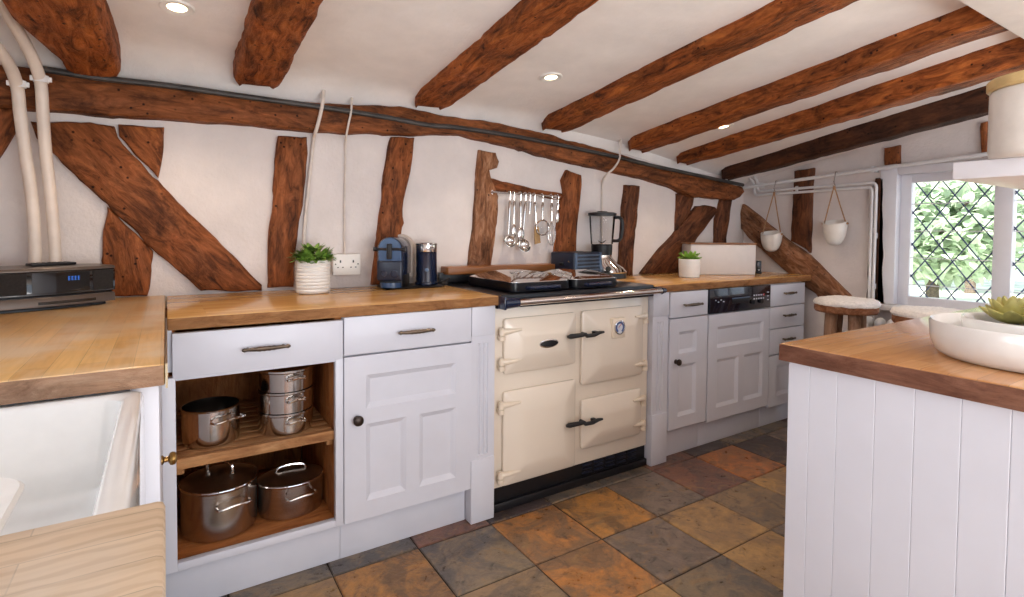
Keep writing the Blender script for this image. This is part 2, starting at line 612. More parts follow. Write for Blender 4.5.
for i in range(len(xs) - 1):
    for jx in range(len(ys) - 1):
        k = known.get((i, jx)) or random.choice(list(tones))
        c1, c2 = (srgb(c) for c in tones[k])
        tile(xs[i], xs[i + 1], ys[jx], ys[jx + 1], c1, c2)
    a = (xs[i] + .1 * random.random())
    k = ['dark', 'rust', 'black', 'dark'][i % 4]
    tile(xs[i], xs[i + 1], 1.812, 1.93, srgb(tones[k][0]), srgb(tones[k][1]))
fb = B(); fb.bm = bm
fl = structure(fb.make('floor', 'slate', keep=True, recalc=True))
g = B().box((XL - .2, -1.9, -.06), (XR + .2, 2.7, -.006)).make('grout', 'grout', fl)


def slab(name, mat, pts_fn, nx, ny, x0, x1, y0, y1, thick):
    b = B()
    top = [[b.bm.verts.new(pts_fn(x0 + (x1 - x0) * i / nx, y0 + (y1 - y0) * j / ny)) for j in range(ny + 1)] for i in range(nx + 1)]
    bot = [[b.bm.verts.new(v.co + V(thick)) for v in r] for r in top]
    for i in range(nx):
        for j in range(ny):
            b.bm.faces.new((top[i][j], top[i + 1][j], top[i + 1][j + 1], top[i][j + 1]))
            b.bm.faces.new((bot[i][j], bot[i][j + 1], bot[i + 1][j + 1], bot[i + 1][j]))
    edge = [(i, 0) for i in range(nx + 1)] + [(nx, j) for j in range(1, ny + 1)] + [(i, ny) for i in range(nx - 1, -1, -1)] + [(0, j) for j in range(ny - 1, 0, -1)]
    for k in range(len(edge)):
        (a, c), (d, e) = edge[k], edge[(k + 1) % len(edge)]
        b.bm.faces.new((top[a][c], bot[a][c], bot[d][e], top[d][e]))
    return b.make(name, mat, keep=True, sharp=40)


def wob(x, y, z, a=.006, f=2.2): return noise.noise((x * f, y * f, z * f)) * a


structure(slab('wall_back', 'wall', lambda x, z: V((x, bwY(x) + wob(x, 0, z), z)), 40, 20, XL - .1, XR + .1, -.05, 1.95, (0, .12, 0)))


def ceil_pt(x, y):
    if y > 2.36:
        t = (y - 2.36) / .12
        return V((x, 2.36 + t * (bwY(x) + .02 - 2.36), ceil_z(x, 2.36) - .13 * t + wob(x, y, 0, .004)))
    return V((x, y, ceil_z(x, y) + wob(x, y, 0, .006, 1.6)))


structure(slab('ceiling', 'ceil', ceil_pt, 40, 50, XL - 1.2, XR + .12, -2.5, 2.48, (0, 0, .1)))  # runs past the left wall as an added overhang that blocks sun


# window wall with opening
def wall_open(name, X, side, y0, y1, z1, oy0, oy1, oz0, oz1, t=.16):
    b = B()
    xa, xb = (X, X + t) if side > 0 else (X - t, X)
    b.box((xa, y0, -.05), (xb, oy0, z1)); b.box((xa, oy1, -.05), (xb, y1, z1))
    b.box((xa, oy0, -.05), (xb, oy1, oz0)); b.box((xa, oy0, oz1), (xb, oy1, z1))
    return structure(b.make(name, 'wall', keep=True))


WZ0, WZ1 = .76, 1.50
wall_open('wall_right', XR, 1, -2.4, 2.62, 2.1, .42, 1.395, WZ0, WZ1)
wall_open('wall_left', XL, -1, -2.4, 2.62, 2.15, .05, 1.35, .98, 1.76)
# white boxed soffit nearer than the beams
structure(B().box((XL, -.2, 1.845), (XR, .655, 2.02), .006).make('trim_1', 'ceil'))


def window(name, X, s, y0, y1, z0, z1, splits, lattice):
    w = bpy.data.objects.new(name, None); COL.objects.link(w); w.location = (X, (y0 + y1) / 2, z0); structure(w)
    f = .055 if lattice else .045
    b = B()
    b.box((X + .001 * s, y0 + f - .002, z0 + .001), (X + .049 * s, y1 - f + .002, z0 + f), .003); b.box((X + .001 * s, y0 + f - .002, z1 - f), (X + .049 * s, y1 - f + .002, z1 - .001), .003)
    b.box((X, y0, z0), (X + .05 * s, y0 + f, z1), .004); b.box((X, y1 - f, z0), (X + .05 * s, y1, z1), .004)
    for m in splits: b.box((X - .006 * s, m - .036, z0), (X + .056 * s, m + .036, z1), .004)
    b.make('window_frame', 'paint2', w)
    ed = [y0 + f] + [q for m in splits for q in (m - .036, m + .036)] + [y1 - f]
    for k in range(0, len(ed), 2):
        a, c = ed[k], ed[k + 1]
        p = B().box((X + .024 * s, a - .004, z0 + f - .004), (X + .028 * s, c + .004, z1 - f + .004)).make('pane', 'glass', w)
        if lattice:
            L = B()
            za, zb = z0 + f, z1 - f
            dy, dz = .1235, .176
            Xc = X + .020 * s
            yc, zc = 1.150, 1.192
            for sg in (1, -1):
                for n_ in range(-14, 15):
                    # line: (y-yc)/dy*... crossing grid
                    y_0 = yc + n_ * dy
                    pts = []
                    t0, t1 = -20., 20.
                    # param: y = y_0 + t*dy/2*sg, z = zc + t*dz/2
                    for (lo, hi, o, dd) in ((a, c, y_0, dy / 2 * sg), (za, zb, zc, dz / 2)):
                        u0, u1 = (lo - o) / dd, (hi - o) / dd
                        if u0 > u1: u0, u1 = u1, u0
                        t0, t1 = max(t0, u0), min(t1, u1)
                    if t1 - t0 > .05:
                        L.tube([(Xc, y_0 + t0 * dy / 2 * sg, zc + t0 * dz / 2), (Xc, y_0 + t1 * dy / 2 * sg, zc + t1 * dz / 2)], .0034, 6)
            L.make('lead_lattice', 'lead', w)
            S = B()
            z = zb - .118
            while z > za:
                S.box((X + .012 * s, a, z - .0022), (X + .016 * s, c, z + .0022)); z -= .149
            S.make('saddle_bars', 'paint2', w)
    return w


window('window_1', XR + .035, 1, .42, 1.395, WZ0, WZ1, [.945], True)
window('window_2', XL - .06, -1, .05, 1.35, .98, 1.76, [.70], False)
# painted casing beside and above the window
structure(B().box((XR - .02, 1.390, .766), (XR + .034, 1.475, 1.535), .004).make('trim_2', 'paint2'))
structure(B().box((XR - .02, .38, 1.492), (XR + .034, 1.389, 1.535), .004).make('trim_3', 'paint2'))
structure(B().box((XR - .09, .38, .735), (XR + .04, 1.475, .765), .006).make('trim_4', 'paint2'))


# ------------------------------------------------------------------ old timbers
def resample(P, step=.022, jit=.0035, seed=0):
    out = []
    n = len(P)
    for i in range(n):
        a, b = P[i], P[(i + 1) % n]
        k = max(1, int((b - a).length / step))
        for q in range(k):
            p = a.lerp(b, q / k)
            if q:
                p = p + V((noise.noise(p * 11 + V((seed, 0, 0))), 0, noise.noise(p * 11 + V((0, seed, 9))))) * jit * 2.2
            out.append(p)
    return out


def timber(px, label, d=.03, wallX=None, mat='timber', name='wall_timber', grp='oak timbers of the plastered walls'):
    if wallX is None:
        P = [bw(x, y, d) for x, y in px]; ext = V((.036, 1, 0)) * (d + .02)
    else:
        P = [pX(x, y, wallX - d) for x, y in px]; ext = V((d + .02, 0, 0))
    # long axis
    best = max(((a - b).length, (a - b)) for a in P for b in P for _ in [0]) if False else None
    mx = V((0, 0, 0)); cen = sum(P, V((0, 0, 0))) / len(P)
    C = [[sum((p - cen)[i] * (p - cen)[j] for p in P) for j in range(3)] for i in range(3)]
    ax = V((.3, .1, 1))
    for _ in range(30):
        ax = V([sum(C[i][j] * ax[j] for j in range(3)) for i in range(3)]).normalized()
    if wallX is not None:
        P = resample([V((p.y, 0, p.z)) for p in P], seed=len(label)); P = [V((wallX - d, p.x, p.z)) for p in P]
    else:
        P = resample(P, seed=len(label))
    b = B().prism(P, ext, .007)
    o = b.make(name, mat, grain=ax, sharp=50)
    return tag(o, label, 'timber', grp, 'thing')


timber([(-120, 52), (-20, 62), (50, 72), (134, 82), (195, 90), (260, 99), (330, 103), (400, 106), (441, 115), (500, 123), (540, 132), (580, 143), (621, 154), (660, 166), (694, 175), (725, 182), (743, 187),
        (745, 192), (741, 197), (735, 200), (720, 199), (706, 196.5), (694, 197.5), (677, 187.5), (650, 179), (620, 172.4), (590, 166), (560, 159), (525, 150), (493, 141), (460, 134), (428, 134), (387, 134), (345, 132.5), (307, 130), (260, 125), (201, 121), (110, 115.6), (50, 109), (-20, 104), (-120, 95)],
       'long horizontal oak wall plate running the width of the wall under the ceiling', .07, mat='plate')
timber([(-34, 106), (18, 108), (18, 122), (0, 154), (-60, 260), (-100, 225)], 'dark oak brace at the far left behind the white pipes', .03)
timber([(30, 121), (90, 122), (114, 126), (117, 136), (134, 156), (158, 180), (184, 207.6), (217, 239), (262, 285), (262, 291), (200.7, 291), (153, 250), (107, 204), (79, 180), (57, 157), (36, 138)],
       'broad diagonal oak brace from the white pipes down to the left worktop', .03)
timber([(118, 124), (164, 127), (163, 151), (158, 178), (135, 155), (119, 136)], 'short oak block above the broad left diagonal brace', .024)
timber([(107, 206.5), (130, 229), (153, 251.5), (151, 264.7), (147, 296), (112, 296), (101, 261)], 'short oak post below the broad left diagonal brace, beside the music system', .024)
timber([(278.5, 135.7), (307, 136.7), (308, 154), (303.6, 200), (299, 225.5), (294, 268), (293.5, 287), (268, 288), (269, 233.6), (274, 196), (275, 161)], 'oak wall post behind the leafy plant in the ribbed white pot', .03)
timber([(392, 136.7), (415, 137.4), (411, 171), (404, 200), (403, 209), (404.5, 223), (401, 238), (400, 285), (372, 285), (378, 239), (384, 180), (387, 161)], 'oak wall post behind the blue coffee machine', .03)
timber([(480, 149.5), (496.4, 152.6), (499.7, 161.4), (497.7, 167.6), (490, 170), (491.4, 177), (499, 196.5), (497.7, 223), (494, 248), (491.4, 266), (469.5, 266), (475, 223), (477.6, 177.7)], 'crooked oak post left of the hanging utensils', .03, mat='ashbeam')
timber([(490, 178), (502.7, 181.5), (535.4, 189), (563, 193.6), (562, 199), (557, 199.5), (535, 195), (500, 191.5), (491, 190)], 'slim horizontal oak rail above the hanging utensils', .026)
timber([(568, 169.6), (582, 175), (582.4, 184), (579, 215), (577, 250), (576, 276), (554, 276), (556, 250.5), (559, 215), (562, 198), (565, 193), (563, 180)], 'oak post between the hanging utensils and the blender', .03)
timber([(626.6, 184.7), (640.4, 186), (638.4, 215.4), (636, 230.5), (633.4, 275), (620.3, 275), (622.8, 235.5), (624.6, 203)], 'narrow oak post right of the blender', .03, mat='brownoak')
timber([(678.5, 193.4), (695, 192), (693.6, 205), (690, 214), (683, 224), (677, 230.5)], 'stubby oak post standing on the right diagonal brace', .026, mat='brownoak')
timber([(698, 206), (706, 205), (716, 207), (718.7, 212), (713.7, 217.7), (698, 238), (690, 252), (679, 274), (642, 274), (656.7, 255), (677, 231.5), (691, 214)], 'diagonal oak brace behind the spiky plant in the white pot', .03, mat='brownoak')
timber([(722, 199), (733, 198), (730.5, 217), (727, 238), (727, 275), (715, 275), (716, 237), (716.4, 219), (719, 211)], 'thin oak post behind the white bread bin', .026, mat='brownoak')
timber([(742, 204), (757, 215), (784, 238), (809, 255.6), (830, 277), (848, 294.5), (852, 300), (818, 298), (811, 291), (800, 284), (787.4, 273), (760.6, 248.7), (755.6, 245), (740.5, 228.6), (739.5, 213.5)],
       'weathered diagonal oak brace on the window wall above the round stool', .035, XR, 'ashbeam')
timber([(793.7, 171), (813, 167.6), (811, 193.6), (809, 253), (800, 246), (790, 241), (793, 183.5)], 'upright oak post on the window wall between the two hanging planters', .03, XR, 'brownoak')
timber([(875, 178), (884, 178), (884.5, 310), (866, 306), (867, 270), (870, 240)], 'dark upright post behind the two white pipes beside the window', .02, XR, 'dark_shaded')
timber([(883.7, 148), (899, 144.7), (898.8, 163.5), (883.7, 165)], 'small square oak block above the corner of the window', .03, XR)
timber([(980, 123), (987, 121), (987, 156), (980.5, 157)], 'short oak stub above the window behind the canister', .03, XR)


def ceiling_beam(label, xl, xr, zb, s, y0=.662, y1=None, mat='beam', shape=None, chamfer=.012):
    y1 = y1 or bwY(xl) - .052
    b = B()
    n = 46
    rings = []
    sd = random.random() * 50
    for i in range(n + 1):
        t = i / n
        y = y0 + (y1 - y0) * t
        dx = shape(y) if shape else (0, 0)
        l, r = xl + dx[0], xr + dx[1]
        zbot = zb + s * (2.36 - y)
        ztop = max(ceil_z(l, min(y, 2.36)), ceil_z(r, min(y, 2.36))) + .03
        j = lambda k: noise.noise((y * 6.5, sd + k * 7, 0)) * .008 + noise.noise((y * 22, sd + k * 3, 4)) * .0055
        e = 0 if t < .97 else .016 * ((t - .97) / .03) ** 2
        c = chamfer
        rings.append([V((l + j(0), y, ztop)), V((l + j(0) + e, y, zbot + c + .4 * (ztop - zbot - .03) * 0 + j(1))), V((l + c * .35 + j(0) + e, y, zbot + c * .3 + j(1))), V((l + c + j(2) + e, y, zbot + j(1) + e)),
                      V(((l + r) / 2, y, zbot + j(6) * .6 + e)), V((r - c + j(3) - e, y, zbot + j(4) + e)), V((r - c * .35 + j(3) - e, y, zbot + c * .3 + j(4))), V((r + j(3) - e, y, zbot + c + j(4))), V((r + j(3), y, ztop))])
    b.rings(rings)
    o = b.make('ceiling_beam', mat, grain=(0, 1, -s), sharp=60)
    return tag(o, label, 'beam', 'oak beams across the ceiling', 'thing')


ceiling_beam('thick gnarled ceiling beam at the far left above the white pipes', -.272, -.116, 1.69, .125, shape=lambda y: (-.02 - .07 * max(0, min(1, (2.3 - y) / .25)) - .06 * max(0, 2.05 - y), -.012 - .055 * max(0, 2.3 - y)), chamfer=.03)
ceiling_beam('broad ceiling beam, second from the left, above the open pan cupboard', .228, .402, 1.728, .125, chamfer=.022)
ceiling_beam('ceiling beam above the blue coffee machine and range cooker', .969, 1.131, 1.731, .122)
ceiling_beam('long orange-brown ceiling beam right of the cooker, ending above the blender', 1.681, 1.850, 1.694, .131)
ceiling_beam('long ceiling beam with the small white downlight behind its middle', 2.293, 2.447, 1.634, .134)
ceiling_beam('reddish ceiling beam, second from the window wall', 2.701, 2.830, 1.582, .130)
ceiling_beam('shade-darkened ceiling beam, closest to the window wall', 3.130, 3.235, 1.503, .150, mat='dark_shaded')  # the dark wood paints the shade on its left face

# dark conduit along the wall plate
cp = [(36, 68), (100, 78), (170, 86), (240, 96), (320, 107), (384, 117), (428, 125), (460, 128), (527, 138.5), (607, 155), (661, 167.5), (743, 185)]
o = B().tube(bez([bw(x, y, .082) for x, y in cp], 6), .0112, 10).make('conduit_pipe', 'conduit')
tag(o, 'thin dark conduit running along the long wall plate', 'pipe')


# ------------------------------------------------------------------ panelled fronts
def panel_front(b, x0, x1, z0, z1, Y, t, panels, dep=.012, slope=.018, bev=.002):
    """front slab facing -Y with recessed panels"""
    panels = [tuple(round(q, 3) for q in p) for p in panels]
    X = sorted({x0, x1} | {q for p in panels for q in (p[0], p[1])})
    Z = sorted({z0, z1} | {q for p in panels for q in (p[2], p[3])})
    vs = {}

    def v(x, z, y=Y):
        k = (round(x, 5), round(z, 5), round(y, 5))
        if k not in vs: vs[k] = b.bm.verts.new(b.m @ V((x, y, z)))
        return vs[k]
    for i in range(len(X) - 1):
        for j in range(len(Z) - 1):
            cx, cz = (X[i] + X[i + 1]) / 2, (Z[j] + Z[j + 1]) / 2
            if any(p[0] < cx < p[1] and p[2] < cz < p[3] for p in panels): continue
            b.bm.faces.new((v(X[i], Z[j]), v(X[i + 1], Z[j]), v(X[i + 1], Z[j + 1]), v(X[i], Z[j + 1])))
    for p in panels:
        px_ = [q for q in X if p[0] <= q <= p[1]]; pz_ = [q for q in Z if p[2] <= q <= p[3]]
        out = [(q, p[2]) for q in px_] + [(p[1], q) for q in pz_[1:]] + [(q, p[3]) for q in px_[-2::-1]] + [(p[0], q) for q in pz_[-2:0:-1]]
        cl = lambda q, a, c: min(max(q, a), c)
        inn = [(cl(q, p[0] + slope, p[1] - slope), cl(r, p[2] + slope, p[3] - slope)) for q, r in out]
        bo = [v(*q) for q in out]; bi = [b.bm.verts.new(b.m @ V((q, Y + dep, r))) for q, r in inn]
        for k in range(len(bo)):
            m_ = (k + 1) % len(bo)
            b.bm.faces.new((bo[k], bo[m_], bi[m_], bi[k]))
        b.bm.faces.new(bi)
    # sides and back
    per = [(q, z0) for q in X] + [(x1, q) for q in Z[1:]] + [(q, z1) for q in X[-2::-1]] + [(x0, q) for q in Z[-2:0:-1]]
    f = [v(*q) for q in per]; k_ = [b.bm.verts.new(b.m @ V((q, Y + t, r))) for q, r in per]
    for k in range(len(per)):
        m_ = (k + 1) % len(per)
        b.bm.faces.new((f[m_], f[k], k_[k], k_[m_]))
    b.bm.faces.new(k_)
    return b


def pull(par, x0, x1, z, Y, mat='pewter', drop=0):
    b = B()
    xm = (x0 + x1) / 2
    for x in (x0 + .018, x1 - .018): b.cyl((x, Y, z), (x, Y - .018, z), .0045, 10)
    n = 21
    pts = [V((x0 + (x1 - x0) * i / (n - 1), Y - .02 - .004 * math.sin(PI * i / (n - 1)), z)) for i in range(n)]
    rs = [.0035 + .0035 * math.sin(PI * i / (n - 1)) ** .7 + (.0012 if i % 2 and 5 < i < 15 else 0) + (.0025 if i in (1, n - 2) else 0) for i in range(n)]
    b.tube(pts, rs, 10)
    return b.make('handle', mat, par, label='aged metal bar handle')


def knob(par, x, z, Y, r=.016, mat='dknob', d=(0, -1, 0)):
    b = B(Matrix.Translation((x, Y, z)) @ V((0, 0, 1)).rotation_difference(V(d)).to_matrix().to_4x4())
    b.lathe((0, 0, 0), [(r * .7, 0), (r * .7, .003), (r * .4, .006), (r * .38, .013), (r * .9, .017), (r, .022), (r * .9, .027), (r * .5, .031)], 24)
    return b.make('knob', mat, par, label='round dark metal knob' if mat != 'brass' else 'round brass knob')


CF = 1.846   # cabinet front plane
PF = 1.893   # plinth plane
CT0, CT1 = .862, .900


def wt_box(name, lo, hi, mat, label, bev=.004, cut=None):
    o = B().box(lo, hi, bev).make(name, mat)
    return tag(o, label, 'worktop')


# ---- open pan cupboard
cab = thing('base_cabinet', 'open white base cabinet holding steel pans, with a drawer above', 'cabinet', (.25, 2.1, 0), 'white base cabinets')
x0, x1 = -.03, .5045
b = B()
B().box((x0, 1.868, .151), (.0185, 2.40, CT0), .001).make('carcass_side', 'cabwood', cab, grain=(0, 0, 1))
B().box((.479, 1.868, .151), (.503, 2.40, CT0), .001).make('carcass_side', 'cabwood', cab, grain=(0, 0, 1))
B().box((.0185, 2.41, .10), (.479, 2.425, CT0)).make('back_panel', 'cabwood', cab, grain=(0, 0, 1), label='dark brown wooden back panel')
B().box((.0185, 1.866, .145), (.479, 2.41, .166), .001).make('bottom_board', 'cabwood', cab, grain=(1, 0, 0), label='brown wooden bottom board')
b = B()
b.box((x0, CF, .145), (.0195, 1.87, .722), .002); b.box((.478, CF, .145), (.5045, 1.87, .722), .002)
b.box((.0195, CF, .145), (.478, 1.87, .168), .002); b.box((.0195, CF, .712), (.478, 1.87, .722), .002)
b.make('face_frame', 'paint', cab)
B().box((x0, PF, 0.0), (.5045, PF + .02, .150), .002).make('plinth', 'paint', cab)
d = B().box((.012, CF - .004, .720), (.5025, CF + .02, .852), .0025).make('drawer', 'paint', cab)
a_, c_ = pY(241, 349, CF), pY(289, 345, CF)
pull(d, a_.x, c_.x, .787, CF - .004)
B().box((x0, 1.866, .735), (.0115, 1.87, CT0)).make('end_filler', 'paint', cab)
B().box((x0 + .034, 1.868, .725), (.479, 2.40, .735)).make('drawer_bottom', 'cabwood', cab, grain=(1, 0, 0))
b = B()
for k in range(9):
    y = 1.90 + k * .056
    b.box((.0185, y, .456), (.479, y + .046, .470), .002)
b.box((.0185, 1.868, .438), (.479, 1.888, .471), .003)
b.make('slatted_shelf', 'shelfwood', cab, grain=(1, 0, 0), label='pale slatted wooden shelf')
B().box((.0185, 1.889, .416), (.040, 2.40, .4555), .002).make('shelf_runner', 'shelfwood', cab, grain=(0, 1, 0))
B().box((.458, 1.889, .416), (.479, 2.40, .4555), .002).make('shelf_runner', 'shelfwood', cab, grain=(0, 1, 0))

# ---- door cabinet
cab = thing('base_cabinet', 'white base cabinet with a three-panel door and dark round knob, left of the cooker', 'cabinet', (.75, 2.1, 0), 'white base cabinets')
B().box((.505, 1.868, .151), (.998, 2.40, CT0)).make('carcass', 'paint', cab)
B().box((.505, PF, 0), (.998, PF + .02, .150), .002).make('plinth', 'paint', cab)
b = B()


def rectY(p0, p1, Y):  # two opposite pixel corners -> x0,x1,z0,z1 averaged
    a, c = pY(*p0, Y), pY(*p1, Y)
    return min(a.x, c.x), max(a.x, c.x), min(a.z, c.z), max(a.z, c.z)


pn = [(.603, .925, .602, .672), (.603, .737, .232, .566), (.792, .925, .232, .566)]
pn = [(.592, .905, .582, .676), (.592, .726, .222, .540), (.775, .905, .222, .540)]


def rc(tl, br, tr_=None, bl_=None, Y=CF):
    pts = [pY(*p, Y) for p in (tl, br, tr_, bl_)]
    return ((pts[0].x + pts[3].x) / 2, (pts[1].x + pts[2].x) / 2, (pts[3].z + pts[1].z) / 2, (pts[0].z + pts[2].z) / 2)


pn = [rc((366, 375), (455.7, 393), (455.7, 362.3), (366, 408.4)), rc((366, 423), (406, 489), (406, 416.6), (366, 501.6)), rc((419, 413), (454, 474.4), (454, 407.5), (419, 485))]
pn[1] = (pn[0][0], pn[1][1], pn[1][2], pn[1][3]); pn[2] = (pn[2][0], pn[0][1], pn[1][2], pn[1][3])
dr = panel_front(b, .5065, .996, .147, .7225, CF - .004, .022, pn).make('door', 'paint', cab)
q = pY(356.5, 419, CF)
knob(dr, q.x, q.z, CF - .004, .018)
d = B().box((.5065, CF - .004, .729), (.996, CF + .02, .860), .0025).make('drawer', 'paint', cab)
a_, c_ = pY(396, 332, CF), pY(432.5, 329, CF)
pull(d, a_.x, c_.x, (a_.z + c_.z) / 2, CF - .004)


# ---- pilasters
def pilaster(label, x0, x1, loc):
    p = thing('pilaster', label, 'pilaster', loc, 'fluted white pilasters of the cooker recess')
    b = B()
    w = x1 - x0
    fl_ = [(x0 + w * (.26 + .17 * k), x0 + w * (.26 + .17 * k + .13), .268, .715) for k in range(3)]
    panel_front(b, x0, x1, .255, .745, CF + .004, .06, fl_, .006, .004)
    b.make('fluted_shaft', 'paint', p)
    B().box((x0, CF, .745), (x1, CF + .07, CT0 - .001), .003).make('cap_block', 'paint', p)
    B().box((x0, CF - .001, 0.0), (x1, CF + .07, .255), .003).make('base_block', 'paint', p)
    return p


pilaster('fluted white pilaster left of the range cooker', 1.0, 1.106, (1.05, 1.88, 0))
pilaster('fluted white pilaster right of the range cooker', 2.008, 2.119, (2.06, 1.88, 0))

# ---- right-hand cabinets
cab = thing('base_cabinet', 'narrow white base cabinet with two-panel door, right of the cooker', 'cabinet', (2.27, 2.1, 0), 'white base cabinets')
B().box((2.121, 1.868, .151), (2.416, 2.36, CT0)).make('carcass', 'paint', cab)
B().box((2.121, PF, 0), (2.416, PF + .02, .150), .002).make('plinth', 'paint', cab)
CP = [rc((678.2, 332.2), (696.2, 350.4), (696.2, 329), (678.2, 353.7)), rc((678.2, 365.2), (696.2, 410.8), (696.2, 361.2), (678.2, 417))]
CP[1] = CP[0][:2] + CP[1][2:]
dr = panel_front(B(), 2.125, 2.414, .158, .722, CF - .004, .022, CP).make('door', 'paint', cab)
q = pY(675, 361.5, CF)
knob(dr, q.x, q.z, CF - .004, .017)
d = B().box((2.125, CF - .004, .728), (2.414, CF + .02, .858), .0025).make('drawer', 'paint', cab)
a_, c_ = pY(681, 305, CF), pY(699.5, 303, CF)
pull(d, a_.x, c_.x, (a_.z + c_.z) / 2, CF - .004)

dw = thing('dishwasher', 'built-in dishwasher with black control strip over a white panelled door', 'dishwasher', (2.7, 2.1, 0))
B().box((2.418, 1.868, .151), (2.976, 2.36, CT0)).make('body', 'paint', dw)
B().box((2.418, PF, 0), (2.976, PF + .02, .140), .002).make('plinth', 'paint', dw)
dx0, dx1 = 2.421, 2.973
DP = [rc((716.3, 326.3), (762.4, 340.3), (762.4, 321), (716.3, 347.8)), rc((715, 359.8), (737.2, 401.4), (737.2, 355.3), (715, 408)), rc((742.6, 353), (762.4, 395.5), (762.4, 349.6), (742.6, 401.4))]
DP[1] = (DP[0][0],) + DP[1][1:]; DP[2] = (DP[2][0], DP[0][1]) + DP[1][2:]
panel_front(B(), dx0, dx1, .147, .722, CF - .006, .022, DP).make('door', 'paint', dw)
cpn = B().box((dx0, CF - .010, .727), (dx1, CF + .02, .860), .004).make('control_panel', 'radio_n', dw, label='glossy black control panel')
B().box((dx0 + .19, CF - .0125, .770), (dx0 + .34, CF - .006, .800), .003).make('door_grip', 'blackmat', cpn)
B().box((dx0 + .19, CF - .0135, .797), (dx0 + .35, CF - .006, .803), .001).make('grip_lip', 'slot', cpn)
b = B()
for k in range(10):
    u, w_ = k % 5, k // 5
    b.box((dx0 + .385 + u * .022, CF - .0125, .802 - w_ * .02), (dx0 + .395 + u * .022, CF - .009, .810 - w_ * .02))
b.make('markings', 'whitem', cpn)
b = B()
for k in range(3): b.box((dx0 + .515, CF - .0125, .815 - k * .022), (dx0 + .53, CF - .009, .820 - k * .022))
b.make('markings', 'whitem', cpn)
b = B()
for k in range(4): b.box((dx0 + .045 + .022 * k, CF - .0115, .795 - .01 * (k % 2)), (dx0 + .055 + .022 * k, CF - .009, .800 - .01 * (k % 2)))
b.make('markings', 'whitem', cpn)
for k, mt in ((0, 'lcd'), (1, 'redd')):
    B().box((dx0 + .475, CF - .0128, .800 - k * .0), (dx0 + .487, CF - .009, .812), .001).make('button', 'redd', cpn) if k else None
for xk in (.375, .455):
    B().cyl((dx0 + xk, CF - .008, .770), (dx0 + xk, CF - .018, .770), .013, 20).make('dial', 'blackmat', cpn)

cab = thing('drawer_cabinet', 'white drawer unit at the right end of the counter beside the diagonal oak brace', 'cabinet', (3.16, 2.1, 0), 'white base cabinets')
B().box((2.978, 1.868, .151), (3.350, 2.32, CT0)).make('carcass', 'paint', cab)
B().box((2.978, PF, 0), (3.350, PF + .02, .125), .002).make('plinth', 'paint', cab)
for z0, z1 in ((.728, .855), (.594, .722), (.442, .588)):
    d = B().box((2.981, CF - .004, z0), (3.346, CF + .02, z1), .0025).make('drawer', 'paint', cab)
    zm = (z0 + z1) / 2
    pull(d, 3.10, 3.22, zm + .01, CF - .004)
panel_front(B(), 2.981, 3.346, .130, .430, CF - .004, .022, [(3.06, 3.27, .19, .37)]).make('door', 'paint', cab)

# ---- sink run cabinet (seen edge-on)
cab = thing('sink_cabinet', 'white cabinet under the left worktop and sink, with a brass knob', 'cabinet', (-.35, 1.2, 0))
b = B()
b.box((-.60, 1.262, .10), (-.036, 1.84, .856)); b.box((-.60, .40, .10), (-.075, 1.262, .63))
b.make('carcass', 'paint', cab)
b = B(); b.box((-.60, .40, 0), (-.10, 1.88, .10)); b.make('plinth', 'paint', cab)
dr = B().box((-.034, 1.285, .12), (-.014, 1.82, .83), .002).make('door', 'paint', cab)
knob(dr, -.014, .63, 1.45, .015, 'brass', (1, 0, 0))
B().box((-.06, 1.238, .10), (-.014, 1.262, .856), .002).make('stile', 'paint', cab)

# ---- worktops
o = wt_box('worktop', (.001, 1.838, CT0), (1.131, bwY(.5) - .012, CT1), 'block', 'oiled wood block worktop left of the cooker, under the coffee machine')
B().box((.002, 1.8365, CT0 + .001), (1.130, 1.8405, CT1 - .003), .001).make('edge_strip', 'edge3', o, grain=(1, 0, 0), label='darker brown front edge')
o = wt_box('worktop', (2.009, 1.838, CT0), (3.405, 2.37, CT1), 'block', 'oiled wood block worktop right of the cooker, under the bread bin')
B().box((2.010, 1.8365, CT0 + .001), (3.404, 1.8405, CT1 - .003), .001).make('edge_strip', 'edge3', o, grain=(1, 0, 0), label='darker brown front edge')
lw = wt_box('worktop', (-.62, 1.216, CT0 - .004), (-.004, 2.475, CT1), 'block_l', 'wood block worktop in the left corner under the music system')
B().box((-.618, 1.2140, CT0 - .003), (-.006, 1.2185, CT1 - .003), .001).make('edge_strip', 'edge2', lw, grain=(1, 0, 0), label='greyish brown front edge, window light painted in')
B().box((-.0035, 1.212, CT0 - .008), (.0005, 1.836, CT1 + .001)).make('joint_strip', 'bronze', lw, label='thin metal joint strip')
o = wt_box('worktop', (-.62, .05, CT0 - .002), (-.003, .607, CT1), 'block_n', 'bleached pale wood worktop at the front beside the sink', .006)
# wooden ledge behind the cooker
o = B().box((1.133, 2.33, .947), (1.82, bwY(1.5) - .004, .983), .003).make('wood_ledge', 'ledge')
tag(o, 'thick wooden ledge behind the range cooker under the utensils', 'shelf')

# ---- sink
sk = thing('butler_sink', 'deep white ceramic butler sink between the two left worktops', 'sink', (-.33, .98, .64))
b = B()


def rrect(cx, cy, hx, hy, r, z, n=6):
    out = []
    for sx, sy, a0 in ((1, 1, 0), (-1, 1, 90), (-1, -1, 180), (1, -1, 270)):
        for k in range(n + 1):
            a = R(a0 + 90 * k / n)
            out.append(V((cx + sx * (hx - r) + r * math.cos(a), cy + sy * (hy - r) + r * math.sin(a), z)))
    return out


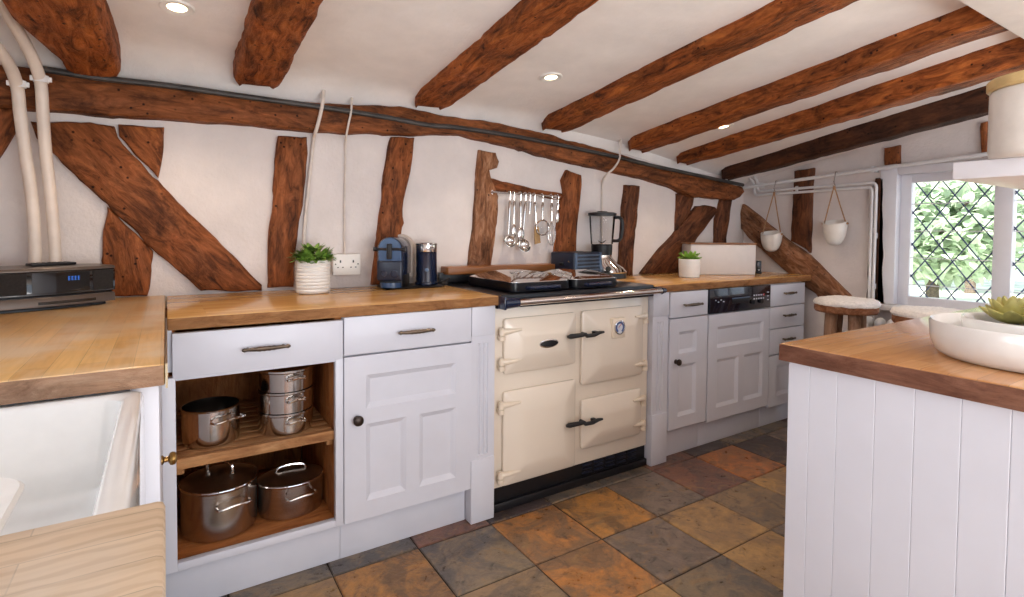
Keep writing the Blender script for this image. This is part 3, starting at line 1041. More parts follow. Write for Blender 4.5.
sx0, sx1, sy0, sy1 = -.575, -.037, .585, 1.232
cx, cy, hx, hy = (sx0 + sx1) / 2, (sy0 + sy1) / 2, (sx1 - sx0) / 2, (sy1 - sy0) / 2
b.rings([rrect(cx, cy, hx, hy, .02, .64), rrect(cx, cy, hx, hy, .02, .842), rrect(cx, cy, hx - .003, hy - .003, .02, .851), rrect(cx, cy, hx - .008, hy - .008, .02, .854),
         rrect(cx, cy, hx - .026, hy - .026, .025, .854), rrect(cx, cy, hx - .033, hy - .033, .028, .848), rrect(cx, cy, hx - .04, hy - .04, .035, .70), rrect(cx, cy, hx - .055, hy - .055, .05, .672), rrect(cx, cy, hx - .09, hy - .09, .05, .665)])
b.make('basin', 'ceramic', sk, sharp=50)
B().lathe((cx, cy, .664), [(.042, 0), (.042, .003), (.03, .002)], 24).make('drain', 'chrome', sk)
# washing-up bowl inside the sink
b = B()
bx, by = -.325, .80
f = lambda h, r, z: rrect(bx, by, .155 + h, .150 + h, r, z)
b.rings([f(-.03, .04, .667), f(-.022, .045, .672), f(-.004, .05, .815), f(.012, .055, .818), f(.014, .055, .823), f(.010, .055, .828), f(-.006, .05, .823), f(-.026, .045, .68), f(-.04, .04, .675)])
o = b.make('washing_up_bowl', 'pot', sharp=50)
tag(o, 'white plastic washing-up bowl standing in the sink', 'bowl')

# ------------------------------------------------------------------ range cooker
ck = thing('range_cooker', 'cream four-door range cooker with black top and chrome rail', 'range cooker', (1.55, 2.1, 0))
BF = 1.876
B().box((1.112, BF, .10), (2.004, 2.38, .850), .004).make('body', 'cream', ck)
b = B(); b.box((1.112, BF + .012, 0), (2.004, 2.38, .10)); b.box((1.112, BF - .006, .0), (2.004, BF + .012, .035), .004)
kick = b.make('kick_plate', 'blackmat', ck, label='black kick plate')
b = B()
for r_ in range(3):
    for c in range(5):
        b.box((1.60 + c * .072, BF + .004, .046 + r_ * .018), (1.655 + c * .072, BF + .013, .054 + r_ * .018), .002)
b.make('vent_slots', 'navy2', kick)
top = B().box((1.112, 1.842, .846), (2.006, 2.40, .902), .005).make('hob_top', 'black', ck, label='black enamel hob top')
B().box((1.112, 2.385, .902), (2.0, 2.41, .955), .004).make('rear_upstand', 'blackmat', ck)


def dome_door(par, x0, x1, z0, z1, hinge, nm='oven_door'):
    b = B()
    yb, yf = BF - .004, 1.848

    def rr(ins, r, y):
        return [V((p.x, y, p.y)) for p in rrect((x0 + x1) / 2, (z0 + z1) / 2, (x1 - x0) / 2 - ins, (z1 - z0) / 2 - ins, r, 0, 5)]
    rg = [rr(0, .012, yb), rr(0, .012, yf + .012), rr(.003, .012, yf + .009), rr(.012, .014, yf + .006)]
    e_ = min(.075, min(x1 - x0, z1 - z0) * .3)
    for t, h_ in ((.08, .10), (.3, .36), (.6, .70), (.85, .93), (1.0, 1.0)):
        rg.append(rr(.012 + e_ * t, .014 + .004 * t, yf + .006 - .026 * h_))
    b.rings(rg)
    dr = b.make(nm, 'cream', par, sharp=40)
    for zz in (z0 + .052, z1 - .052) if z1 - z0 > .15 else (z0 + .04, z1 - .04):
        h = B()
        if hinge < 0: xh, sgn = x0 - .016, 1
        else: xh, sgn = x1 + .010, -1
        h.cyl((xh, yf + .004, zz - .012), (xh, yf + .004, zz + .014), .0125, 16)
        h.tube([(xh, yf + .004, zz + .001), (xh + sgn * .026, yf - .004, zz + .003), (xh + sgn * .085, yf - .012, zz + .007)], [.0125, .0115, .005], 10)
        h.cyl((xh, yf + .004, zz + .014), (xh, yf + .004, zz + .018), .007, 12)
        h.box((xh - .010, yf + .004, zz - .03), (xh + .010, BF, zz - .012), .003)
        h.cyl((xh, yf + .004, zz - .033), (xh, yf + .004, zz - .014), .0135, 16)
        h.make('hinge', 'cream2', dr)
    return dr


YD = 1.846


def dr_rect(tl, bl, tr_, br_):
    a, c, d_, e = (pY(*p, YD) for p in (tl, bl, tr_, br_))
    return (a.x + c.x) / 2, (d_.x + e.x) / 2, (c.z + e.z) / 2, (a.z + d_.z) / 2


r1 = dr_rect((505, 320), (507, 375), (578, 312.5), (577, 364))
r2 = dr_rect((584.5, 311.5), (583.5, 384.5), (645, 306), (644.5, 376))
r3 = dr_rect((504.5, 393), (505.5, 488.5), (577.5, 380.5), (576.5, 466))
r4 = dr_rect((583.5, 401), (583.5, 451.5), (643, 389), (642.5, 433.5))
d1 = dome_door(ck, *r1, -1, 'firebox_door')
d2 = dome_door(ck, *r2, 1)
d3 = dome_door(ck, *r3, -1, 'lower_door')
d4 = dome_door(ck, *r4, 1)


def latch(par, pxs, Y=1.808):
    p0, p1 = pY(*pxs[0], Y), pY(*pxs[1], Y)
    b = B()
    p0 = V((p0.x, Y, p0.z)); p1 = V((p1.x, Y, p1.z))
    m_ = p0.lerp(p1, .48)
    b.tube([p0, p0.lerp(m_, .15), p0.lerp(m_, .8), m_ + V((0, -.006, .002))], [.006, .0115, .0095, .0075], 8)
    b.tube([m_ + V((-.012, -.008, .004)), m_ + V((.004, -.004, -.006)), m_.lerp(p1, .45) + V((0, -.002, -.007)), m_.lerp(p1, .75), p1], [.006, .009, .009, .008, .005], 8)
    b.cyl(m_ + V((0, -.004, 0)), m_ + V((0, .026, 0)), .008, 10)
    b.box(p1 + V((-.05, .004, -.006)), p1 + V((-.03, .026, .006)), .002)
    return b.make('latch_handle', 'blackmat', par, label='black twisted latch handle')


latch(d1, ((568, 337), (604, 332)))
latch(d3, ((566.5, 426), (602.5, 419)))
# temperature dial
q = pY(618.5, 327, 1.822)
dl = B().box((q.x - .038, 1.818, q.z - .05), (q.x + .042, 1.842, q.z + .042), .004).make('thermometer', 'cream2', d2, label='round thermometer dial on a cream plate')
b = B(Matrix.Translation((q.x, 1.819, q.z)) @ Matrix.Rotation(PI / 2, 4, 'X'))
b.lathe((0, 0, 0), [(.033, 0), (.033, .008), (.029, .010), (.027, .006)], 32).make('dial_rim', 'chrome', dl)
b = B(Matrix.Translation((q.x, 1.8135, q.z)) @ Matrix.Rotation(PI / 2, 4, 'X'))
b.lathe((0, 0, 0), [(.0275, 0), (.0275, .0012)], 32).make('dial_face', 'whitem', dl)
b = B()
for k in range(40):
    a0 = R(-150 + 300 * k / 40); a1 = R(-150 + 300 * (k + 1) / 40)
    b.face([(q.x + r_ * math.sin(a_), 1.8118, q.z + r_ * math.cos(a_)) for r_, a_ in ((.017, a0), (.026, a0), (.026, a1), (.017, a1))])
b.make('dial_band', 'bluedial', dl)
B().box((q.x - .001, 1.8105, q.z - .004), (q.x + .001, 1.8116, q.z + .02), rot=Matrix.Rotation(.8, 3, 'Y')).make('dial_needle', 'redd', dl)
# oval badge on the firebox door
q = pY(548, 343, 1.834)
b = B(Matrix.Translation((q.x, 1.8275, q.z)) @ Matrix.Rotation(PI / 2, 4, 'X'))
b.lathe((0, 0, 0), [(.044, 0), (.044, .006), (.040, .008)], 32, sy=.30)
bd = b.make('badge', 'blackmat', d1, label='small dark oval badge')
b = B(Matrix.Translation((q.x, 1.8295, q.z)) @ Matrix.Rotation(PI / 2, 4, 'X'))
b.lathe((0, 0, 0), [(.049, 0), (.049, .004), (.044, .005)], 32, sy=.38).make('badge_rim', 'chrome', bd)
# rail
ra, rb = V((1.165, 1.795, .874)), V((2.012, 1.795, .878))
rl = B().cyl(ra, rb, .0135, 20).make('rail', 'chrome', ck, label='long polished chrome towel rail')
b = B()
b.box((1.114, 1.788, .848), (1.124, 1.845, .900), .003)
b.cyl((1.124, 1.805, .873), (1.185, 1.797, .874), .024, 20, .019)
b.make('rail_bracket', 'navy', rl)
b = B()
b.cyl((2.004, 1.795, .878), (2.03, 1.795, .878), .017, 16, .012)
b.box((2.0, 1.79, .862), (2.012, 1.845, .894), .003)
b.make('rail_bracket', 'navy', rl)


def hob_lid(x0, x1, y0, y1):
    b = B()
    cx, cy, hx, hy = (x0 + x1) / 2, (y0 + y1) / 2, (x1 - x0) / 2, (y1 - y0) / 2
    b.rings([rrect(cx, cy, hx, hy, .03, .905), rrect(cx, cy, hx + .002, hy + .002, .032, .915), rrect(cx, cy, hx, hy, .03, .944)])
    ld = b.make('hob_lid', 'black', ck)
    b = B()
    rg = [rrect(cx, cy, hx - .001, hy - .001, .03, .940), rrect(cx, cy, hx - .002, hy - .002, .03, .946)]
    for k in range(1, 8):
        t = k / 8
        rg.append(rrect(cx, cy, (hx - .002) * (1 - .85 * t), (hy - .002) * (1 - .85 * t), .03 * (1 - .8 * t), .947 + .034 * math.sin(t * PI / 2)))
    b.rings(rg).make('chrome_dome', 'chrome', ld, label='polished chrome domed cover')
    b = B()
    b.tube([(cx - hx * .55, y0 + .012, .922), (cx - hx * .5, y0 - .016, .922), (cx + hx * .5, y0 - .016, .922), (cx + hx * .55, y0 + .012, .922)], .009, 10)
    b.make('lid_grip', 'navy', ld)
    b = B()
    b.cyl((cx - hx * .7, y1 + .002, .925), (cx + hx * .7, y1 + .002, .925), .010, 12)
    b.make('lid_hinge', 'blackmat', ld)


hob_lid(1.20, 1.512, 1.872, 2.27)
hob_lid(1.528, 1.80, 1.872, 2.20)


# ------------------------------------------------------------------ pans
def side_handle(b, c, ang, R0, z, w=.05, out=.028, r=.004):
    d = V((math.cos(ang), math.sin(ang), 0)); t = V((-d.y, d.x, 0))
    c = V((c[0], c[1], z))
    b.tube(bez([c + d * (R0 - .002) - t * w, c + d * (R0 + out * .8) - t * w * .9, c + d * (R0 + out) + V((0, 0, .004)), c + d * (R0 + out * .8) + t * w * .9, c + d * (R0 - .002) + t * w], 5), r, 8)


def pan(label, c, rx, ry, z0, h, mat='steel', lid='glass', handles=(), top='loop', rim=.004):
    p = thing('saucepan', label, 'pan', (c[0], c[1], z0), 'steel pans in the open cupboard')
    C0 = (c[0], c[1], z0)
    b = B()
    b.lathe(C0, [(.90, 0), (.97, .004), (1.0, .016), (1.0, h - .004), (1.03, h), (.985, h + .001), (.97, .02), (.9, .012)] if False else
            [(rx * .9, 0), (rx * .97, .004), (rx, .014), (rx, h - .006), (rx + rim, h), (rx - .002, h), (rx - .003, .012), (rx * .9, .008)], 48, sy=ry / rx)
    b.make('pan_body', mat, p)
    for a in handles:
        hb = B(); side_handle(hb, c, R(a), rx if abs(math.cos(R(a))) > .7 else ry, z0 + h * .72)
        hb.make('handle', 'chrome', p)
    if lid:
        b = B()
        b.lathe(C0, [(rx + .003, h + .001), (rx + .002, h + .005), (rx * .7, h + .018), (rx * .35, h + .026), (.008, h + .029)], 48, sy=ry / rx)
        ld = b.make('lid', 'lidsteel', p, label='domed steel lid with dark reflection painted in')
        b = B(); b.tube([V(C0) + V(((rx + .002) * math.cos(t * PI / 24), (ry + .002) * math.sin(t * PI / 24), h + .003)) for t in range(48)], .0035, 8, closed=True)
        b.make('lid_rim', 'chrome', ld)
        b = B()
        if top == 'loop':
            e = V((.7, -.7, 0)) * .05
            o_ = V(C0) + V((0, 0, h + .024))
            b.tube(bez([o_ - e, o_ - e * .9 + V((0, 0, .03)), o_ + V((0, 0, .042)), o_ + e * .9 + V((0, 0, .03)), o_ + e], 6), .0065, 10)
        else:
            e = V((.55, -.05, 0)) * .09
            o_ = V(C0) + V((0, 0, h + .020))
            b.tube(bez([o_ - e, o_ - e * .8 + V((0, 0, .018)), o_ + V((0, 0, .024)), o_ + e * .8 + V((0, 0, .018)), o_ + e], 6), .005, 10)
        b.make('lid_handle', 'chrome', ld)
    return p


p1 = pan('large steel stockpot with loop-handled domed lid, bottom left in the cupboard', (.143, 2.02), .113, .113, .1662, .158, handles=(-75,))
p2 = pan('smaller oval steel casserole with domed lid, bottom right in the cupboard', (.366, 2.015), .107, .088, .1662, .115, handles=(-80, 100), top='low')
p3 = pan('shiny saucepan on the slatted shelf, left of the stacked steamer', (.118, 1.99), .084, .084, .471, .118, mat='steelp', lid=None, handles=(-62, 118))
# stacked steamer
st = thing('steamer_pan', 'tall shiny three-tier steamer stacked on the slatted shelf', 'pan', (.348, 1.975, .471), 'steel pans in the open cupboard')
sc_ = (.345, 1.985)
for k in range(3):
    z0 = .471 + k * .072
    C0 = (sc_[0], sc_[1], z0)
    t = B().lathe(C0, [(.083, 0), (.087, .002), (.089, .062), (.093, .066), (.093, .072), (.085, .072), (.083, .004)], 48).make('tier', 'steelp', st)
    hb = B(); side_handle(hb, C0, R(-80), .089, z0 + .046, .03, .022, .0045)
    hb.make('handle', 'chrome', t)
B().lathe((sc_[0], sc_[1], .687), [(.093, 0), (.091, .003), (.05, .008), (.012, .013), (.010, .018), (.014, .022), (.006, .025)], 40).make('lid', 'steelp', st)


# ------------------------------------------------------------------ plants
def leaf_mesh(b, base, d, L, W, curl=.3, thick=.0):
    d = V(d).normalized()
    sde = d.cross(V((0, 0, 1)))
    sde = sde.normalized() if sde.length > .05 else V((1, 0, 0))
    upv = sde.cross(d)
    rows = []
    n = 5
    for i in range(n + 1):
        t = i / n
        w = W * math.sin(PI * min(.97, .12 + .88 * t)) ** .8
        c = V(base) + d * (L * t) + upv * (-curl * L * t * t) + V((0, 0, 0))
        rows.append([c - sde * w + upv * .12 * w, c + upv * thick, c + sde * w + upv * .12 * w, c - upv * thick])
    b.rings(rows) if thick else None
    if not thick:
        vs = [[b.bm.verts.new(b.m @ p) for p in r[:3]] for r in rows]
        for i in range(n):
            for k in range(2): b.bm.faces.new((vs[i][k], vs[i][k + 1], vs[i + 1][k + 1], vs[i + 1][k]))


# leafy plant, ribbed pot
q = pZ(311.5, 294, .9)
pc = V((q.x + .016, q.y + .045, .9005))
pl = thing('potted_plant', 'small leafy green plant in a ribbed white pot, left of the coffee machine', 'plant', pc)
b = B()
prof = [(.060, 0), (.064, .003)]
for k in range(9):
    z = .008 + k * .0135
    prof += [(.0665 + .001 * k / 9, z), (.0665 + .001 * k / 9, z + .008), (.0635 + .001 * k / 9, z + .0105)]
prof += [(.068, .131), (.067, .134), (.062, .134), (.060, .115)]
b.lathe(pc, prof, 56).make('pot', 'pot', pl, sharp=60)
B().lathe(pc + V((0, 0, .11)), [(.061, 0), (.05, .008), (.01, .01)], 32).make('soil', 'soil', pl)
b = B()
for k in range(260):
    a = random.uniform(0, 2 * PI); el = random.uniform(.05, 1.3)
    rr_ = random.uniform(.1, 1) ** .5 * .072
    base = pc + V((math.cos(a) * rr_ * .9, math.sin(a) * rr_ * .9, .122 + random.uniform(0, .062) * (1.25 - rr_ / .09)))
    leaf_mesh(b, base, (math.cos(a) * math.cos(el), math.sin(a) * math.cos(el), math.sin(el)), random.uniform(.028, .042), random.uniform(.009, .014), random.uniform(.1, .5))
b.make('leaves', 'leaf', pl, recalc=False)

# spiky plant on the right counter
q = pZ(689, 276.5, .9)
pc = V((2.562, 2.088, .9005))
pl = thing('potted_plant', 'spiky bright green succulent in a plain white pot beside the bread bin', 'plant', pc)
B().lathe(pc, [(.052, 0), (.057, .003), (.060, .06), (.061, .104), (.059, .106), (.055, .106), (.053, .092)], 40).make('pot', 'pot', pl, sharp=50)
B().lathe(pc + V((0, 0, .09)), [(.054, 0), (.01, .006)], 24).make('soil', 'soil', pl)
b = B()
for k in range(46):
    ring_ = k % 3
    a = k * 2.4; el = (.15, .55, 1.0)[ring_] + random.uniform(-.1, .1)
    base = pc + V((math.cos(a) * .012, math.sin(a) * .012, .100))
    leaf_mesh(b, base, (math.cos(a) * math.cos(el), math.sin(a) * math.cos(el), math.sin(el)), (.058, .060, .056)[ring_], .011, -.12, .003)
b.make('leaves', 'leaf_b', pl)

# ------------------------------------------------------------------ music system + remote
q0, q1 = pZ(4, 312.5, .9), pZ(108, 298, .9)
ms = thing('music_system', 'black and bronze tabletop music system with blue display in the left corner', 'music system', (-.352, 2.295, .9))
ang = R(26)
MM = Matrix.Translation((-.352, 2.295, .9005)) @ Matrix.Rotation(ang, 4, 'Z')
hw, hd = .178, .10


def wave(z0, z1, ins, mat, name, par, n=24, front=0):
    b = B(MM)
    out = []
    for i in range(n + 1):
        t = -1 + 2 * i / n
        out.append(V((t * (hw - ins), -(hd - ins) - .022 * (1 - t * t) + front, 0)))
    for i in range(n + 1):
        t = 1 - 2 * i / n
        out.append(V((t * (hw - ins), (hd - ins) - .06 * abs(t) ** 3, 0)))
    e = .004
    b.rings([[p + V((0, 0, z0 * 1.13)) for p in out], [p + V((0, 0, (z1 - e) * 1.13)) for p in out], [V((p.x * .985, p.y * .97, z1 * 1.13)) for p in out]])
    return b.make(name, mat, par, sharp=40)


wave(0, .010, .02, 'blackmat', 'foot_plate', ms)
wave(.010, .036, .0, 'radio_top', 'base_body', ms)
wave(.036, .042, .006, 'blackmat', 'gap', ms)
wave(.042, .108, .0, 'radio_f', 'upper_body', ms)
wave(.1075, .116, -.001, 'radio_top', 'top_cover', ms)


def wave_patch(t0, t1, z0, z1, off, mat, name, par, n=12):
    b = B(MM)
    rows = []
    for i in range(n + 1):
        t = t0 + (t1 - t0) * i / n
        y = -hd - .022 * (1 - t * t)
        rows.append([V((t * hw, y - off, z0 * 1.13)), V((t * hw, y - off, z1 * 1.13)), V((t * hw, y + .002, z1 * 1.13)), V((t * hw, y + .002, z0 * 1.13))])
    b.rings(rows)
    return b.make(name, mat, par)


wave_patch(-.97, -.35, .046, .103, .0015, 'grille', 'speaker_grille', ms)
wave_patch(.62, .97, .046, .103, .0015, 'grille', 'speaker_grille', ms)
dsp = wave_patch(-.28, .56, .048, .103, .0018, 'radio_f', 'display_window', ms)
b = B(MM)
xx = .040
for ch in '1234':
    for seg in range(3):
        y = -hd - .022 * (1 - (xx / hw) ** 2) - .0028
        b.box((xx, y, .090 + seg * .005), (xx + .005, y + .0012, .0922 + seg * .005))
    b.box((xx, -hd - .0250, .090), (xx + .002, -hd - .0235, .103))
    xx += .0085
b.make('display_digits', 'lcd', dsp, label='glowing blue digits')
wave_patch(-.2, .66, .016, .024, .001, 'radio_f', 'disc_slot', ms)
b = B(MM @ Matrix.Translation((.045, .02, .1316)) @ Matrix.Rotation(.1, 4, 'Z'))
b.box((-.062, -.022, 0), (.062, .022, .009), .003)
rm = b.make('remote_control', 'blackmat')
tag(rm, 'thin black remote control lying on top of the music system', 'remote')
b = B(MM @ Matrix.Translation((.045, .02, .1316)) @ Matrix.Rotation(.1, 4, 'Z'))
for i in range(7):
    for j in range(3): b.box((-.05 + i * .015, -.013 + j * .011, .009), (-.042 + i * .015, -.006 + j * .011, .0102), .0008)
b.make('buttons', 'grille', rm)

# white pipes in the left corner
YP = 2.40


def waste_pipe(label, pts, clip):
    p = thing('waste_pipe', label, 'pipe', pts[0], 'white waste pipes in the left corner')
    B().tube(bez(pts, 8), .0172, 18).make('pipe_run', 'pipe', p)
    c = V(clip)
    b = B()
    b.lathe(c - V((0, 0, .012)), [(.0178, 0), (.0205, .001), (.0205, .023), (.0178, .024)], 24, cap0=False, cap1=False)
    b.box(c + V((.017, -.006, -.008)), c + V((.028, .004, .008)), .002); b.box(c + V((-.028, -.006, -.008)), c + V((-.017, .004, .008)), .002)
    b.cyl(c, c + V((0, .06, 0)), .006, 8)
    b.make('pipe_clip', 'pipew', p)


ceilp = lambda x, y, off: pY(x, y, off)
waste_pipe('white waste pipe by the corner, the left one of the pair', [V((-.375, 2.39, .9005)), pY(35, 250, 2.39), pY(32, 200, 2.385), pY(25, 150, 2.375), pY(20, 112, 2.365), pY(17, 86, 2.35), pY(8, 63, 2.27), pY(-14, 34, 2.15), pY(-30, 10, 2.08)], pY(18, 84, 2.352))
waste_pipe('white waste pipe beside the diagonal brace, the right one of the pair', [V((-.318, 2.39, .9005)), pY(55, 250, 2.39), pY(51, 200, 2.385), pY(46, 155, 2.375), pY(43, 115, 2.365), pY(40.5, 82, 2.35), pY(31, 55, 2.29), pY(13, 22, 2.17), pY(-6, -12, 2.05), pY(-20, -40, 1.98)], pY(41, 79, 2.35))

# ------------------------------------------------------------------ socket and cables on the wall
q = bw(344.5, 264, 0)
so = thing('wall_socket', 'white double wall socket behind the leafy plant', 'socket', q + V((0, -.012, 0)))
SM = Matrix.Translation(q) @ Matrix.Rotation(-.036, 4, 'Z')
B(SM).box((-.056, -.036, -.043), (.056, 0, .043), .004).make('back_box', 'pipew', so)
B(SM).box((-.060, -.044, -.046), (.060, -.035, .046), .003).make('face_plate', 'pot', so)
b = B(SM)
for s_ in (-.028, .028):
    b.box((s_ - .003, -.0455, .008), (s_ + .003, -.043, .020)); b.box((s_ - .014, -.0455, -.014), (s_ - .007, -.043, -.010)); b.box((s_ + .007, -.0455, -.014), (s_ + .014, -.043, -.010))
    b.cyl((s_ * 1.75, -.0455, .002), (s_ * 1.75, -.043, .002), .003, 10)
b.make('socket_holes', 'blackmat', so)


def wall_cable(label, pts, r=.006):
    o = B().tube(bez([bw(x, y, d) for x, y, d in pts], 6), r, 10).make('wall_cable', 'cable')
    return tag(o, label, 'cable', 'white cables clipped to the back wall')


wall_cable('white cable right of the oak post, above the leafy plant', [(324, 84, .03), (323, 100, .085), (321.5, 109, .092), (319, 120, .090), (316.5, 129, .088), (315, 134, .070), (313.5, 140, .014), (309, 180, .008), (305, 225, .008), (303, 262, .008)], .0075)
wall_cable('white cable dropping to the double wall socket', [(352, 98, .05), (351, 112, .092), (348.5, 124, .090), (347, 132, .088), (346, 137, .070), (345.5, 143, .014), (345, 180, .008), (344.5, 220, .008), (344.5, 256, .014)], .0045)
wall_cable('white cable above the blender', [(621, 138, .05), (620, 150, .08), (619, 160, .094), (613, 169, .090), (606, 175, .072), (602.5, 182, .014), (602, 200, .008), (602, 235, .008), (602, 262, .008)], .006)

# ------------------------------------------------------------------ coffee machine + frother
tr = thing('coffee_tray', 'thin black base tray under the coffee machine and milk frother', 'tray', (.96, 2.36, .9))
b = B()
b.rings([rrect(.945, 2.33, .140, .085, .04, .9005), rrect(.945, 2.33, .142, .087, .042, .905), rrect(.945, 2.33, .137, .082, .04, .9075)])
b.make('tray_plate', 'blackmat', tr)
b = B()
for k in range(5):
    a = 2 * PI * k
    b.tube(bez([(1.09, 2.33 + .006 * k, .912), (1.11 + .006 * k, 2.31, .918 + .004 * k), (1.10, 2.28 + .01 * k, .911), (1.075, 2.30, .912)], 5), .003, 8)
b.make('coiled_cord', 'blackmat', tr)
cm = thing('coffee_machine', 'dark blue capsule coffee machine with arched head, beside the milk frother', 'coffee machine', (.865, 2.36, .9076))
CMX = Matrix.Translation((.862, 2.325, .9078)) @ Matrix.Rotation(R(-34), 4, 'Z')


def arch(w, h0, h1, n=16):  # outline in xz
    out = [(-w, h0), (w, h0)]
    for k in range(n + 1):
        a = PI * k / n
        out.append((w * math.cos(a), h1 - w + w * math.sin(a)))
    return out


def extr(b, outline, y0, y1, e=.004):
    c = V((0, 0, sum(p[1] for p in outline) / len(outline)))
    sh = lambda p, k: V((p[0] * k, 0, c.z + (p[1] - c.z) * k))
    rg = []
    for y, k in ((y1, .96), (y1 - e, 1), (y0 + e, 1), (y0, .95)):
        rg.append([sh(p, k) + V((0, y, 0)) for p in outline])
    return b.rings(rg)


b = B(CMX); extr(b, arch(.056, .055, .222), -.075, .10, .006)
body = b.make('body', 'navy', cm)
b = B(CMX); extr(b, arch(.050, .10, .217), -.084, -.070, .004); b.make('head_front', 'lightblue', body, label='light blue arched front')
b = B(CMX); b.box((-.011, -.094, .125), (.011, -.078, .192), .004); b.cyl((-.066, -.083, .168), (.066, -.083, .168), .006, 12); b.cyl((-.070, -.083, .168), (-.055, -.083, .168), .009, 12); b.cyl((.055, -.083, .168), (.070, -.083, .168), .009, 12)
b.make('lever', 'blackmat', body)
b = B(CMX); b.box((-.056, -.088, .030), (.056, -.060, .120), .010, 3); b.make('front_panel', 'navy2', body)
b = B(CMX)
for s_, r_ in ((-.022, .016), (.024, .018)):
    b.m = CMX @ Matrix.Translation((s_, -.088, .062)) @ Matrix.Rotation(PI / 2, 4, 'X')
    b.lathe((0, 0, 0), [(r_, 0), (r_, .004), (r_ - .004, .005), (r_ - .005, .003)], 24)
b.make('cup_buttons', 'navy', body)
b = B(CMX); b.box((-.05, -.060, 0), (.05, .09, .056), .004); b.make('base', 'blackmat', cm)
b = B(CMX)
b.rings([[V((.046 * math.cos(t * PI / 16), -.055 - .045 * math.sin(t * PI / 16), z)) for t in range(17)] + [V((-.046, -.03, z)), V((.046, -.03, z))] for z in (.001, .022)])
b.make('drip_tray', 'lightblue', cm)
b = B(CMX); extr(b, arch(.062, .03, .232), .100, .155, .006); b.make('water_tank', 'greyp', cm, label='warm grey rear tank')
b = B(CMX)
b.cyl((.053, .125, .165), (.060, .125, .165), .012, 16); b.cyl((.053, .12, .14), (.056, .12, .14), .004, 8); b.cyl((.053, .135, .14), (.056, .135, .14), .004, 8)
b.make('tank_button', 'pewter', cm)
fc = V((1.022, 2.335, .9078))
mf = thing('milk_frother', 'dark blue cylindrical milk frother with chrome collar, right of the coffee machine', 'milk frother', fc)
B().lathe(fc, [(.050, 0), (.053, .003), (.053, .012), (.049, .014), (.0485, .150), (.0495, .152)], 40).make('body', 'navy', mf)
B().lathe(fc, [(.0495, .152), (.0500, .153), (.0500, .182), (.0490, .183)], 40).make('collar', 'chrome', mf, label='shiny chrome collar')
B().lathe(fc, [(.0495, .183), (.050, .184), (.050, .190), (.045, .194), (.02, .195)], 40).make('lid', 'steelp', mf)
b = B(Matrix.Translation(fc + V((-.018, -.0450, .07))) @ Matrix.Rotation(-.37, 4, 'Z') @ Matrix.Rotation(PI / 2, 4, 'X'))
b.lathe((0, 0, 0), [(.009, -.002), (.009, .002), (.006, .003)], 20).make('button', 'slot', mf)

# ------------------------------------------------------------------ utensils
YU = .05
ra, rb = bw(492, 191.8, YU), bw(560, 197, YU)
ur = thing('utensil_rail', 'slim steel hanging rail on the wall above the cooker', 'rail', ra)
B().tube([ra, rb], .0055, 12).make('rail_bar', 'steelp', ur)
for p in (ra.lerp(rb, .04), ra.lerp(rb, .96)): B().cyl(p, p + V((0, YU + .0, 0)), .006, 10).cyl(p + V((0, .02, 0)), p + V((0, .03, 0)), .012, 14).make('rail_bracket', 'chrome', ur)
KU = 1 / 5.97


